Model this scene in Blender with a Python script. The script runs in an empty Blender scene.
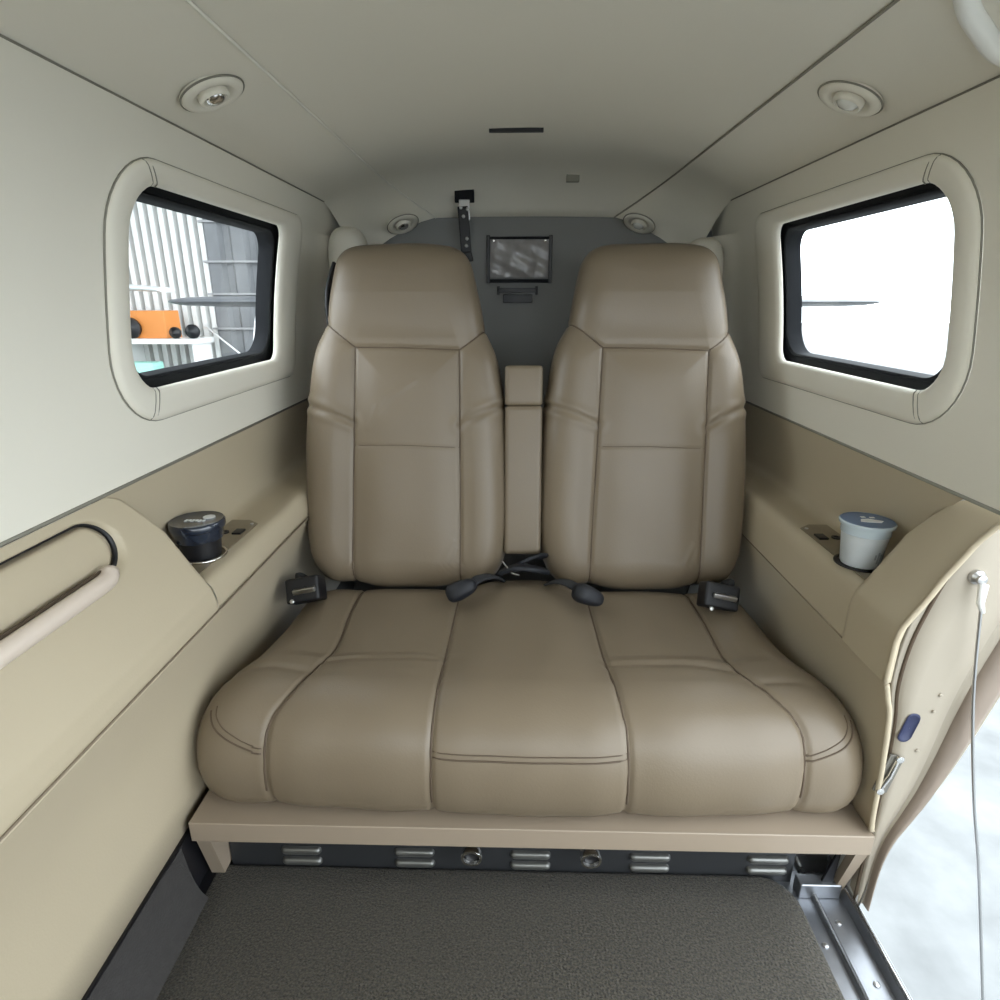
import bpy, bmesh, math, random
import numpy as np
from mathutils import Vector, Matrix
from mathutils.bvhtree import BVHTree
random.seed(4)
R = math.radians
scn = bpy.context.scene
col = scn.collection

# ------------------------------------------------------------ camera
cam_data = bpy.data.cameras.new('camera')
cam_data.sensor_width = 36.0
cam_data.lens = 36.0 * 600 / 1000
cam_data.clip_start = 0.02
cam = bpy.data.objects.new('camera', cam_data)
col.objects.link(cam)
cam.location = (-0.027, 0.0, 1.02)
cam.rotation_euler = (R(90 - 18.43), 0, R(1.36))
scn.camera = cam

# ------------------------------------------------------------ world, sun, exposure
world = bpy.data.worlds.new('bright_overcast_sky')
scn.world = world
world.use_nodes = True
bg = world.node_tree.nodes['Background']
bg.inputs['Color'].default_value = (0.86, 0.94, 1.0, 1)
bg.inputs['Strength'].default_value = 4.6
scn.view_settings.view_transform = 'Standard'
scn.view_settings.look = 'None'
scn.view_settings.gamma = 1
scn.view_settings.exposure = 0.38
scn.view_settings.use_curve_mapping = False


# ------------------------------------------------------------ materials
def mat(name, color, rough=0.6, metal=0.0, bump=0.0, scale=200.0, mottle=0.0, mscale=6.0, spec=0.5, coat=0.0):
    m = bpy.data.materials.new(name)
    m.use_nodes = True
    nt = m.node_tree
    b = nt.nodes['Principled BSDF']
    b.inputs['Base Color'].default_value = (*color, 1)
    b.inputs['Roughness'].default_value = rough
    b.inputs['Metallic'].default_value = metal
    b.inputs['Specular IOR Level'].default_value = spec
    b.inputs['Coat Weight'].default_value = coat
    tc = nt.nodes.new('ShaderNodeTexCoord')
    if mottle > 0:
        n = nt.nodes.new('ShaderNodeTexNoise')
        n.inputs['Scale'].default_value = mscale
        n.inputs['Detail'].default_value = 5
        nt.links.new(tc.outputs['Object'], n.inputs['Vector'])
        r = nt.nodes.new('ShaderNodeMix')
        r.data_type = 'RGBA'
        r.inputs[6].default_value = (*[c * (1 - mottle) for c in color], 1)
        r.inputs[7].default_value = (*[min(1, c * (1 + mottle)) for c in color], 1)
        nt.links.new(n.outputs['Fac'], r.inputs[0])
        nt.links.new(r.outputs[2], b.inputs['Base Color'])
    if bump > 0:
        n2 = nt.nodes.new('ShaderNodeTexNoise')
        n2.inputs['Scale'].default_value = scale
        n2.inputs['Detail'].default_value = 3
        nt.links.new(tc.outputs['Object'], n2.inputs['Vector'])
        bp = nt.nodes.new('ShaderNodeBump')
        bp.inputs['Strength'].default_value = bump
        bp.inputs['Distance'].default_value = 0.002
        nt.links.new(n2.outputs['Fac'], bp.inputs['Height'])
        nt.links.new(bp.outputs['Normal'], b.inputs['Normal'])
    return m


M = {}
M['leather'] = mat('tan_leather', (0.182, 0.142, 0.096), 0.42, bump=0.12, scale=260, mottle=0.05, mscale=5)
M['panel'] = mat('beige_panel_vinyl', (0.47, 0.40, 0.285), 0.5, bump=0.08, scale=300, mottle=0.03)
M['headliner'] = mat('cream_headliner', (0.75, 0.715, 0.62), 0.75, bump=0.05, scale=400, mottle=0.02, mscale=3)
M['bulkhead'] = mat('grey_bulkhead_cloth', (0.22, 0.22, 0.215), 0.85, bump=0.15, scale=500, mottle=0.04)
M['seam'] = mat('brown_seam', (0.10, 0.07, 0.045), 0.7)
M['seam_soft'] = mat('soft_brown_seam', (0.20, 0.16, 0.11), 0.7)
M['seam_light'] = mat('cream_seam', (0.72, 0.70, 0.62), 0.6)
M['seam_grey'] = mat('grey_seam', (0.22, 0.21, 0.17), 0.7)
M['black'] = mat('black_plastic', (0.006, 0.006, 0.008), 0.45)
M['soft_black'] = mat('black_boot_rubber', (0.007, 0.008, 0.012), 0.6, bump=0.2, scale=150)
M['webbing'] = mat('grey_webbing', (0.02, 0.021, 0.024), 0.8, bump=0.4, scale=500)
M['dark_frame'] = mat('dark_window_frame', (0.010, 0.011, 0.013), 0.7, spec=0.15)
M['chrome'] = mat('polished_metal', (0.75, 0.74, 0.72), 0.15, metal=1.0)
M['steel'] = mat('brushed_steel', (0.55, 0.55, 0.55), 0.3, metal=1.0, bump=0.1, scale=80)
M['sill'] = mat('scuffed_sill_metal', (0.30, 0.31, 0.33), 0.36, metal=0.85, mottle=0.3, mscale=18, bump=0.3, scale=30)
M['vent'] = mat('dark_vent_panel', (0.025, 0.026, 0.028), 0.4)
M['frame_paint'] = mat('tan_painted_metal', (0.30, 0.24, 0.18), 0.4)
M['jamb'] = mat('beige_painted_jamb', (0.36, 0.315, 0.25), 0.5, mottle=0.04, mscale=12)
M['jamb_dark'] = mat('brown_door_seal', (0.24, 0.19, 0.15), 0.6, mottle=0.12, mscale=30)
M['white'] = mat('white_plastic', (0.8, 0.8, 0.78), 0.5)
M['trim_white'] = mat('white_door_trim', (0.82, 0.82, 0.78), 0.5)
M['plate'] = mat('brown_outlet_plate', (0.22, 0.18, 0.12), 0.35, mottle=0.2, mscale=30)
M['hose_lens'] = mat('lamp_lens', (0.75, 0.75, 0.7), 0.12, spec=0.8, coat=0.5)
M['lid_blue'] = mat('dark_blue_lid_film', (0.014, 0.02, 0.034), 0.22, coat=0.5)
M['lid_pale'] = mat('blue_lid_film', (0.08, 0.16, 0.32), 0.3, coat=0.4)
M['label_white'] = mat('white_print', (0.8, 0.82, 0.82), 0.5)
M['label_grey'] = mat('grey_print', (0.35, 0.38, 0.42), 0.5)
M['cup_white'] = mat('cloudy_cup_plastic', (0.62, 0.66, 0.68), 0.35, mottle=0.08, mscale=40)
M['corrugated'] = mat('corrugated_sheet', (0.62, 0.62, 0.60), 0.5, mottle=0.12, mscale=2)
M['dark_steel'] = mat('dark_steel_column', (0.16, 0.165, 0.17), 0.6, mottle=0.3, mscale=3)
M['orange'] = mat('orange_crate_paint', (0.75, 0.27, 0.06), 0.5)
M['teal'] = mat('pale_teal_paint', (0.35, 0.68, 0.58), 0.5, mottle=0.3, mscale=3)
M['aircraft_white'] = mat('white_aircraft_paint', (0.75, 0.76, 0.76), 0.3, coat=0.3)
M['aircraft_grey'] = mat('grey_aircraft_paint', (0.07, 0.073, 0.078), 0.35)
M['ground'] = mat('pale_concrete', (0.175, 0.18, 0.178), 0.8, mottle=0.5, mscale=5, bump=0.3, scale=10)
M['placard'] = mat('clear_pocket_film', (0.28, 0.265, 0.26), 0.3, bump=0.25, scale=38, mottle=0.25, mscale=45, coat=0.25)

m = mat('charcoal_carpet', (0.050, 0.043, 0.031), 0.95, bump=1.0, scale=300, mottle=0.6, mscale=260)
M['carpet'] = m
nt = m.node_tree
mr = nt.nodes.new('ShaderNodeMapRange')
mr.inputs['From Min'].default_value = 0.38
mr.inputs['From Max'].default_value = 0.62
mixn = [n for n in nt.nodes if n.bl_idname == 'ShaderNodeMix'][0]
src = mixn.inputs[0].links[0].from_socket
nt.links.new(src, mr.inputs['Value'])
nt.links.new(mr.outputs['Result'], mixn.inputs[0])
m.node_tree.nodes['Principled BSDF'].inputs['Sheen Weight'].default_value = 0.12
m.node_tree.nodes['Bump'].inputs['Distance'].default_value = 0.006
m = mat('charcoal_side_carpet', (0.034, 0.031, 0.029), 0.95, bump=0.8, scale=260, mottle=0.3, mscale=60)
M['side_carpet'] = m

g = bpy.data.materials.new('clear_acrylic')
g.use_nodes = True
nt = g.node_tree
nt.nodes.clear()
out = nt.nodes.new('ShaderNodeOutputMaterial')
mx = nt.nodes.new('ShaderNodeMixShader')
tr = nt.nodes.new('ShaderNodeBsdfTransparent')
tr.inputs['Color'].default_value = (0.95, 0.96, 0.96, 1)
gl = nt.nodes.new('ShaderNodeBsdfGlossy')
gl.inputs['Roughness'].default_value = 0.03
mx.inputs[0].default_value = 0.04
nt.links.new(tr.outputs[0], mx.inputs[1])
nt.links.new(gl.outputs[0], mx.inputs[2])
nt.links.new(mx.outputs[0], out.inputs[0])
M['acrylic'] = g


# ------------------------------------------------------------ helpers
def finish(name, bm, m, parent=None, smooth=True, recalc=True, angle=None):
    if recalc:
        bmesh.ops.recalc_face_normals(bm, faces=bm.faces)
    me = bpy.data.meshes.new(name)
    bm.to_mesh(me)
    bm.free()
    if isinstance(m, (list, tuple)):
        for q in m:
            me.materials.append(q)
    else:
        me.materials.append(m)
    if smooth:
        me.shade_smooth()
        if angle:
            me.set_sharp_from_angle(angle=R(angle))
    o = bpy.data.objects.new(name, me)
    col.objects.link(o)
    if parent is not None:
        o.parent = parent
        o.matrix_parent_inverse = Matrix.Translation(-Vector(parent.location)) if parent.type == 'EMPTY' or True else Matrix()
        o.matrix_parent_inverse = parent_world(parent).inverted()
    return o


def parent_world(p):
    m_ = Matrix.Translation(p.location) @ p.rotation_euler.to_matrix().to_4x4()
    if p.parent is not None:
        m_ = parent_world(p.parent) @ p.matrix_parent_inverse @ m_
    return m_


def tag(o, label=None, cat=None, group=None, kind=None):
    if label:
        o['label'] = label
    if cat:
        o['category'] = cat
    if group:
        o['group'] = group
    if kind:
        o['kind'] = kind
    return o


def thing(name, label, cat, loc=(0, 0, 0), group=None):
    o = bpy.data.objects.new(name, None)
    o.empty_display_size = 0.05
    o.location = loc
    col.objects.link(o)
    return tag(o, label, cat, group)


def struct(o):
    o['kind'] = 'structure'
    return o


def dup_tree(root, loc, label, rot=None):
    def cp(o, parent):
        c = o.copy()
        col.objects.link(c)
        if parent is not None:
            c.parent = parent
        for k in [q for q in list(o.children)]:
            cp(k, c)
        return c
    r = cp(root, None)
    r.location = loc
    if rot is not None:
        r.rotation_euler = rot
    r['label'] = label
    return r


def box(bm, x0, x1, y0, y1, z0, z1, bev=0.0, rot=None, pivot=None):
    r = bmesh.ops.create_cube(bm, size=1)
    vs = r['verts']
    for v in vs:
        v.co = Vector(((x0 + x1) / 2 + v.co.x * (x1 - x0), (y0 + y1) / 2 + v.co.y * (y1 - y0), (z0 + z1) / 2 + v.co.z * (z1 - z0)))
    if bev > 0:
        es = list({e for v in vs for e in v.link_edges})
        rr_ = bmesh.ops.bevel(bm, geom=es, offset=bev, segments=3, profile=0.7, affect='EDGES')
        vs = list({v for f in rr_['faces'] for v in f.verts} | {v for v in vs if v.is_valid})
    if rot is not None:
        pv = Vector(pivot) if pivot else Vector(((x0 + x1) / 2, (y0 + y1) / 2, (z0 + z1) / 2))
        bmesh.ops.rotate(bm, verts=vs, cent=pv, matrix=rot)
    return vs


def lathe(bm, prof, seg=40, center=(0, 0, 0), axis=None, cap0=True, cap1=True):
    c = Vector(center)
    q = Vector((0, 0, 1)).rotation_difference(Vector(axis).normalized()) if axis else None
    rings = []
    for (r, h) in prof:
        ring = []
        for i in range(seg):
            a = 2 * math.pi * i / seg
            p = Vector((r * math.cos(a), r * math.sin(a), h))
            if q:
                p = q @ p
            ring.append(bm.verts.new(c + p))
        rings.append(ring)
    for a, b in zip(rings, rings[1:]):
        for i in range(seg):
            bm.faces.new((a[i], a[(i + 1) % seg], b[(i + 1) % seg], b[i]))
    if cap0:
        bm.faces.new(list(reversed(rings[0])))
    if cap1:
        bm.faces.new(rings[-1])


def smooth_path(pts, n=6):
    P = [Vector(p) for p in pts]
    out_ = []
    for i in range(len(P) - 1):
        p0 = P[max(i - 1, 0)]; p1 = P[i]; p2 = P[i + 1]; p3 = P[min(i + 2, len(P) - 1)]
        for k in range(n):
            t = k / n
            out_.append(0.5 * ((2 * p1) + (-p0 + p2) * t + (2 * p0 - 5 * p1 + 4 * p2 - p3) * t * t + (-p0 + 3 * p1 - 3 * p2 + p3) * t ** 3))
    out_.append(P[-1])
    return out_


def tube(bm, pts, r, seg=8, flat=None, closed=False):
    """sweep a round (or flat: (w, h)) section along pts"""
    P = [Vector(p) for p in pts]
    n = len(P)
    rings = []
    up = None
    for i in range(n):
        if closed:
            t = P[(i + 1) % n] - P[i - 1]
        else:
            t = P[min(i + 1, n - 1)] - P[max(i - 1, 0)]
        t.normalize()
        if up is None:
            up = Vector((0, 0, 1)) if abs(t.z) < 0.9 else Vector((1, 0, 0))
            up = (up - t * up.dot(t)).normalized()
        else:
            up = (up - t * up.dot(t))
            up.normalize()
        s = t.cross(up)
        rr_ = r(i / (n - 1)) if callable(r) else r
        ring = []
        for k in range(seg):
            a = 2 * math.pi * k / seg
            if flat:
                c_, s_ = math.cos(a), math.sin(a)
                e = 0.35
                ring.append(bm.verts.new(P[i] + s * flat[0] * math.copysign(abs(c_) ** e, c_) + up * flat[1] * math.copysign(abs(s_) ** e, s_)))
            else:
                ring.append(bm.verts.new(P[i] + (s * math.cos(a) + up * math.sin(a)) * rr_))
        rings.append(ring)
    m_ = n if closed else n - 1
    for i in range(m_):
        a, b = rings[i], rings[(i + 1) % n]
        for k in range(seg):
            bm.faces.new((a[k], a[(k + 1) % seg], b[(k + 1) % seg], b[k]))
    if not closed:
        bm.faces.new(list(reversed(rings[0])))
        bm.faces.new(rings[-1])


def grid(bm, rows, closed=False):
    V = [[bm.verts.new(p) for p in r] for r in rows]
    for a, b in zip(V, V[1:]):
        n = len(a)
        for i in range(n if closed else n - 1):
            bm.faces.new((a[i], a[(i + 1) % n], b[(i + 1) % n], b[i]))
    return V


def rr(cx, cy, hw, hh, rad, seg=10, side=8):
    """rounded rectangle, radii for corners (+x+y, -x+y, -x-y, +x-y); same point count for every call"""
    pts = []
    cs = [(1, 1, 0), (-1, 1, 90), (-1, -1, 180), (1, -1, 270)]
    arcs = []
    for (sx, sy, a0), r_ in zip(cs, rad):
        ox, oy = cx + sx * (hw - r_), cy + sy * (hh - r_)
        arcs.append([(ox + r_ * math.cos(R(a0 + 90 * k / seg)), oy + r_ * math.sin(R(a0 + 90 * k / seg))) for k in range(seg + 1)])
    for i in range(4):
        pts += arcs[i]
        p, q = arcs[i][-1], arcs[(i + 1) % 4][0]
        for k in range(1, side):
            t = k / side
            pts.append((p[0] + (q[0] - p[0]) * t, p[1] + (q[1] - p[1]) * t))
    return pts


# cabin side wall profile: half width as a function of height
_c = np.polyfit([0.75, 0.9, 1.05, 1.17, 1.27], [0.62, 0.612, 0.588, 0.562, 0.54], 2)


def wx(z):
    return float(np.polyval(_c, z))


YB = 1.95      # bulkhead
YF = -0.70     # forward end of the modelled cabin


def extr(bm, prof, ys, s=1):
    """prof = [(x, z)], extruded along y"""
    return grid(bm, [[(s * x, y, z) for (x, z) in prof] for y in ys])


def lin(a, b, n):
    return [a + (b - a) * i / n for i in range(n + 1)]


# ------------------------------------------------------------ windows and upper walls
WZ0, WZ1 = 0.75, 1.27


def upper_wall(side, name, n, y0):
    s = -1 if side == 'left' else 1
    bm = bmesh.new()
    c0, c1 = 1.24, 1.025
    out_o = rr(c0, c1 - 0.003, 0.38, 0.192, (0.05, 0.11, 0.12, 0.04))
    rect = rr((y0 + YB) / 2, (WZ0 + WZ1) / 2, (YB - y0) / 2, (WZ1 - WZ0) / 2, (0.002,) * 4)
    rows = []
    for k in range(15):
        t = k / 14
        rows.append([(s * wx(a[1] + (b[1] - a[1]) * t), a[0] + (b[0] - a[0]) * t, a[1] + (b[1] - a[1]) * t) for a, b in zip(out_o, rect)])
    grid(bm, rows, closed=True)
    if y0 > 0:
        pass
    else:
        pass
    w = struct(finish(name, bm, M['headliner']))
    tag(w, 'cream upper cabin side wall around the %s window' % side)
    # window assembly
    win = thing('window_%d' % n, 'cabin window on the %s wall with padded cream surround' % side, None, (s * 0.62, c0, c1))
    struct(win)
    bm = bmesh.new()
    open_o = rr(1.20, 1.032, 0.29, 0.148, (0.03, 0.075, 0.07, 0.03))
    deep_o = rr(1.235, 1.035, 0.385, 0.178, (0.04, 0.08, 0.07, 0.04))
    rows = []
    for t, lift in [(0, -0.003), (0.03, 0.004), (0.09, 0.008), (0.25, 0.0105), (0.55, 0.0105), (0.85, 0.009), (0.95, 0.005), (1.0, -0.003)]:
        row = []
        for a, b in zip(out_o, open_o):
            y = a[0] + (b[0] - a[0]) * t
            z = a[1] + (b[1] - a[1]) * t
            row.append((s * (wx(z) - lift), y, z))
        rows.append(row)
    for t, off in [(0.1, 0.01), (0.5, 0.03), (1.0, 0.056)]:
        row = []
        for a, b in zip(open_o, deep_o):
            y = a[0] + (b[0] - a[0]) * t
            z = a[1] + (b[1] - a[1]) * t
            row.append((s * (wx(z) + off), y, z))
        rows.append(row)
    grid(bm, rows, closed=True)
    finish('window_surround', bm, M['headliner'], win)
    # stitched seams over the two near corners of the surround and one round its rim
    bm = bmesh.new()
    for idx, dy_ in ((20, 1), (44, 1)):
        for dy in (0, 0.011):
            pts = []
            for k in range(11):
                t = 0.03 + 0.93 * k / 10
                y = out_o[idx][0] + (open_o[idx][0] - out_o[idx][0]) * t + dy
                z = out_o[idx][1] + (open_o[idx][1] - out_o[idx][1]) * t
                lift = float(np.interp(t, [0, 0.03, 0.09, 0.25, 0.55, 0.85, 0.95, 1.0], [-0.003, 0.004, 0.008, 0.0105, 0.0105, 0.009, 0.005, -0.003]))
                pts.append((s * (wx(z) - lift), y, z))
            tube(bm, pts, 0.0010, 5)
    finish('stitching', bm, M['seam_grey'], win)
    bm = bmesh.new()
    pts = []
    for a, b in zip(out_o, open_o):
        y = a[0] + (b[0] - a[0]) * 0.03
        z = a[1] + (b[1] - a[1]) * 0.03
        pts.append((s * (wx(z) - 0.0015), y, z))
    tube(bm, pts, 0.0018, 5, closed=True)
    finish('welt', bm, M['seam_grey'], win)
    # dark frame round the pane
    bm = bmesh.new()
    po = rr(1.262, 1.035, 0.288, 0.136, (0.045, 0.05, 0.06, 0.06))
    fo = rr(1.235, 1.035, 0.39, 0.184, (0.04, 0.08, 0.07, 0.04))
    rows = []
    for (t, off) in [(1, 0.052), (0.75, 0.044), (0.45, 0.047), (0.22, 0.047), (0.12, 0.040), (0.04, 0.042), (0, 0.052), (0, 0.075)]:
        rows.append([(s * (wx(p[1] + (f[1] - p[1]) * t) + off), p[0] + (f[0] - p[0]) * t, p[1] + (f[1] - p[1]) * t) for p, f in zip(po, fo)])
    grid(bm, rows, closed=True)
    finish('window_frame', bm, M['dark_frame'], win, angle=50)
    bm = bmesh.new()
    rows = []
    for k in range(0, 9):
        t = 1.02 * (1 - k / 8 * 0.999)
        rows.append([(s * (wx(1.035 + (p[1] - 1.035) * t) + 0.066), 1.262 + (p[0] - 1.262) * t, 1.035 + (p[1] - 1.035) * t) for p in po])
    grid(bm, rows, closed=True)
    finish('pane', bm, M['acrylic'], win)
    return w


upper_wall('left', 'wall_left', 1, 0.55)
upper_wall('right', 'wall_right', 2, 0.735)
# forward part of the left wall
bm = bmesh.new()
extr(bm, [(wx(z), z) for z in lin(WZ0, WZ1, 12)], lin(YF, 0.5502, 8), -1)
o = struct(finish('wall_left', bm, M['headliner']))
tag(o, 'forward stretch of the cream upper left cabin wall')

# ------------------------------------------------------------ ceiling
def arc_cove():
    pts = [(0.540, 1.270), (0.530, 1.277), (0.51, 1.287), (0.48, 1.299), (0.45, 1.309), (0.42, 1.319), (0.385, 1.3290)]
    return pts


def rear_ys():
    return [YF, -0.2, 0.3, 0.8, 1.2, 1.5, 1.65, 1.75]


ARCH = [(0.50, 1.0), (0.46, 1.09), (0.40, 1.165), (0.33, 1.205), (0.26, 1.235), (0.16, 1.248), (0.0, 1.253)]
for s, nm, n in ((-1, 'left', 1), (1, 'right', 2)):
    bm = bmesh.new()
    cove = arc_cove()
    rows = [[(s * x, y, z) for x, z in cove] for y in rear_ys()]
    # the cove turns down towards the bulkhead
    tgt = [(0.50, 1.10), (0.475, 1.14), (0.44, 1.17), (0.40, 1.195), (0.35, 1.22), (0.305, 1.24), (0.262, 1.251)]
    for t, y in ((0.08, 1.80), (0.25, 1.85), (0.5, 1.895), (0.8, 1.925), (1.0, 1.94)):
        rows.append([(s * (a[0] + (b[0] - a[0]) * t), y, a[1] + (b[1] - a[1]) * t) for a, b in zip(cove, tgt)])
    grid(bm, rows)
    o = struct(finish('trim_%d' % n, bm, M['headliner']))
    tag(o, 'cream headliner cove along the top of the %s wall' % nm)
    bm = bmesh.new()
    tube(bm, [(s * 0.539, YF, 1.269), (s * 0.539, YB - 0.15, 1.269)], 0.0015, 6)
    finish('seam', bm, M['seam_grey'], o)
    bm = bmesh.new()
    tube(bm, [(s * 0.384, YF, 1.328), (s * 0.384, 1.75, 1.328), (s * 0.3742, 1.80, 1.3215), (s * 0.3535, 1.85, 1.308), (s * 0.323, 1.895, 1.288), (s * 0.286, 1.925, 1.265), (s * 0.262, 1.94, 1.25)], 0.0022, 6)
    finish('seam', bm, M['seam_light'] if s < 0 else M['seam_grey'], o)

bm = bmesh.new()
cen = [(x, 1.3296 + 0.031 * (1 - (x / 0.384) ** 2)) for x in lin(-0.384, 0.384, 16)]
rows = [[(x, y, z) for x, z in cen] for y in rear_ys()]
tgt = [(x * 0.6823, 1.2545 - 0.0035 * (abs(x) / 0.384) ** 2) for x in lin(-0.384, 0.384, 16)]
for t, y in ((0.08, 1.80), (0.25, 1.85), (0.5, 1.895), (0.8, 1.925), (1.0, 1.94), (1.0, 1.955)):
    rows.append([(a[0] + (b[0] - a[0]) * t, y, a[1] + (b[1] - a[1]) * t) for a, b in zip(cen, tgt)])
grid(bm, rows)
ceil = struct(finish('ceiling', bm, M['headliner']))
tag(ceil, 'cream centre headliner panel')

def blob(bm, cx, cy, cz, w, h, d, n=1):
    box(bm, cx - w / 2, cx + w / 2, cy - d / 2, cy + d / 2, cz - h / 2, cz + h / 2, min(w, h, d) * 0.3)

bm = bmesh.new()
box(bm, -0.084, 0.030, 1.43, 1.440, 1.353, 1.3615, 0.001)
tag(finish('ceiling_slot', bm, M['black']), 'thin black slot in the middle of the cream ceiling', 'ceiling vent')
bm = bmesh.new()
box(bm, 0.11, 0.145, 1.82, 1.838, 1.325, 1.3475, 0.002)
tag(finish('ceiling_catch', bm, M['seam_grey']), 'small grey catch set in the rear ceiling above the right seat', 'catch')

# ------------------------------------------------------------ rear bulkhead
bm = bmesh.new()
box(bm, -0.64, 0.64, YB, YB + 0.02, 0.0, 1.40)
o = struct(finish('wall_back', bm, M['bulkhead'], smooth=False))
tag(o, 'grey cloth rear bulkhead behind the seat')
# corners between side walls and bulkhead: rounded headliner fairings
for s, nm in ((-1, 'left'), (1, 'right')):
    bm = bmesh.new()
    rows = []
    for z in lin(0.70, 1.19, 14):
        rows.append([(s * (wx(z) - 0.135 * (1 - math.sqrt(max(0, 1 - t * t)))), 1.72 + 0.228 * t, z) for t in lin(0, 1, 10)])
    grid(bm, rows)
    o = struct(finish('trim_%d' % (3 if s < 0 else 4), bm, M['headliner']))
    tag(o, 'curved cream corner between the %s wall and the bulkhead' % nm)
    # rounded belt guide cover at shoulder height
    bm = bmesh.new()
    r_ = bmesh.ops.create_uvsphere(bm, u_segments=24, v_segments=16, radius=1)
    for v in r_['verts']:
        c = v.co
        e = 0.75
        c.x = math.copysign(abs(c.x) ** e, c.x); c.y = math.copysign(abs(c.y) ** e, c.y); c.z = math.copysign(abs(c.z) ** e, c.z)
        v.co = Vector((s * 0.50 + c.x * 0.055, 1.83 + c.y * 0.06, (1.13 if s < 0 else 1.10) + c.z * 0.085))
    tag(finish('belt_guide_cover', bm, M['headliner']), 'rounded cream cover in the upper corner behind the %s seat' % nm, 'cover')

# ------------------------------------------------------------ lower side linings
LOW = [(0.530, 0.520), (0.545, 0.48), (0.565, 0.43), (0.582, 0.37), (0.590, 0.30), (0.596, 0.21), (0.60, 0.13), (0.612, 0.128)]
LOWR = [(0.546, 0.462), (0.553, 0.44), (0.562, 0.40), (0.568, 0.36), (0.572, 0.30), (0.576, 0.21), (0.580, 0.168), (0.59, 0.166)]
bm = bmesh.new()
extr(bm, LOW, [YF, 0, 0.6, 1.2, 1.9], -1)
o = struct(finish('baseboard_left', bm, M['panel']))
tag(o, 'beige lower side lining below the left console')
bm = bmesh.new()
tube(bm, [(-0.5292, YF, 0.5165), (-0.5292, 1.9, 0.5165)], 0.0016, 6)
finish('seam', bm, M['seam_soft'], o)
bm = bmesh.new()
tube(bm, [(-0.5325, YF, 0.5115), (-0.5325, 1.9, 0.5115)], 0.003, 6)
finish('edge_bead', bm, M['panel'], o)
bm = bmesh.new()
extr(bm, LOWR, [0.80, 0.9, 1.2, 1.5, 1.9], 1)
o = struct(finish('baseboard_right', bm, M['panel']))
tag(o, 'beige lower side lining below the right console')
bm = bmesh.new()
tube(bm, [(0.5465, 0.8, 0.463), (0.5465, 1.9, 0.463)], 0.0014, 6)
finish('seam', bm, M['seam_soft'], o)
bm = bmesh.new()
tube(bm, smooth_path([(0.5475, 0.798, 0.46), (0.554, 0.798, 0.435), (0.563, 0.798, 0.40), (0.572, 0.798, 0.30), (0.576, 0.798, 0.21), (0.580, 0.798, 0.172)]), 0.0045, 8)
finish('edge_bead', bm, M['panel'], o)

# ------------------------------------------------------------ side consoles with cup holder ledge
def edge_y(z):
    return float(np.interp(z, [0.515, 0.565, 0.61, 0.665, 0.70, 0.735, 0.75], [0.905, 0.90, 0.895, 0.885, 0.865, 0.84, 0.81]))


def console(side):
    s = -1 if side == 'left' else 1
    ix = 0.532 if s < 0 else 0.547
    root = thing('side_console', 'beige %s side console with recessed ledge holding a cup' % side, 'console', (s * 0.6, 1.3, 0.52))
    prof = [(0.621, 0.752), (0.628, 0.72), (0.636, 0.68), (0.645, 0.63), (0.648, 0.60), (0.645, 0.585), (0.636, 0.576), (0.62, 0.573),
            (ix + 0.04, 0.572), (ix + 0.02, 0.572), (ix + 0.011, 0.569), (ix + 0.005, 0.562), (ix + 0.001, 0.55), (ix - 0.001, 0.535), (ix, 0.518 if s < 0 else 0.459)]
    y0 = 0.80 if s < 0 else 0.83
    bm = bmesh.new()
    off_ = 0.003 if s < 0 else 0.022
    grid(bm, [[(s * x, (edge_y(z) + off_) * (1 - t) + 1.93 * t, z) for x, z in prof] for t in lin(0, 1, 20)])
    finish('ledge', bm, M['panel'], root)
    # belt line bead
    bm = bmesh.new()
    tube(bm, [(s * 0.621, YF if s < 0 else 0.765, 0.751), (s * 0.621, 1.93, 0.751)], 0.003, 6)
    finish('belt_seam', bm, M['seam_grey'], root)
    # outlet plate let into the ledge
    bm = bmesh.new()
    xa, xb = s * 0.565, s * 0.632
    pts = [(xa, 0.87), (xa, 1.17), (s * 0.59, 1.19), (xb, 1.19), (xb, 0.87)]
    v0 = [bm.verts.new((x, y, 0.5725)) for x, y in pts]
    v1 = [bm.verts.new((x, y, 0.5745)) for x, y in pts]
    bm.faces.new(v1)
    for i in range(len(pts)):
        bm.faces.new((v0[i], v0[(i + 1) % len(pts)], v1[(i + 1) % len(pts)], v1[i]))
    p = finish('outlet_plate', bm, M['plate'], root, smooth=False)
    tag(p, 'dark brown plate with cup hole and sockets')
    bm = bmesh.new()
    lathe(bm, [(0.009, 0), (0.009, 0.003), (0.005, 0.003), (0.005, 0.001)], 20, (s * 0.610, 1.115, 0.574))
    finish('headset_socket', bm, M['black'], p, angle=40)
    bm = bmesh.new()
    box(bm, s * 0.582 - 0.009, s * 0.582 + 0.009, 1.105, 1.13, 0.574, 0.578, 0.001)
    finish('headset_socket', bm, M['black'], p, angle=40)
    bm = bmesh.new()
    lathe(bm, [(0.0035, 0), (0.0035, 0.002)], 12, (s * 0.575, 1.165, 0.574))
    finish('screw', bm, M['steel'], p, angle=40)
    return root


conL = console('left')
conR = console('right')
# cup holder rings
def holder(s, cx, cy, parent):
    bm = bmesh.new()
    pts = [(cx + 0.041 * math.cos(2 * math.pi * k / 40), cy + 0.041 * math.sin(2 * math.pi * k / 40), 0.577) for k in range(40)]
    tube(bm, pts, 0.0028, 8, closed=True)
    tag(finish('cup_holder_ring', bm, M['chrome'], parent), 'bright metal ring')


holder(-1, -0.597, 1.0, conL)

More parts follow.
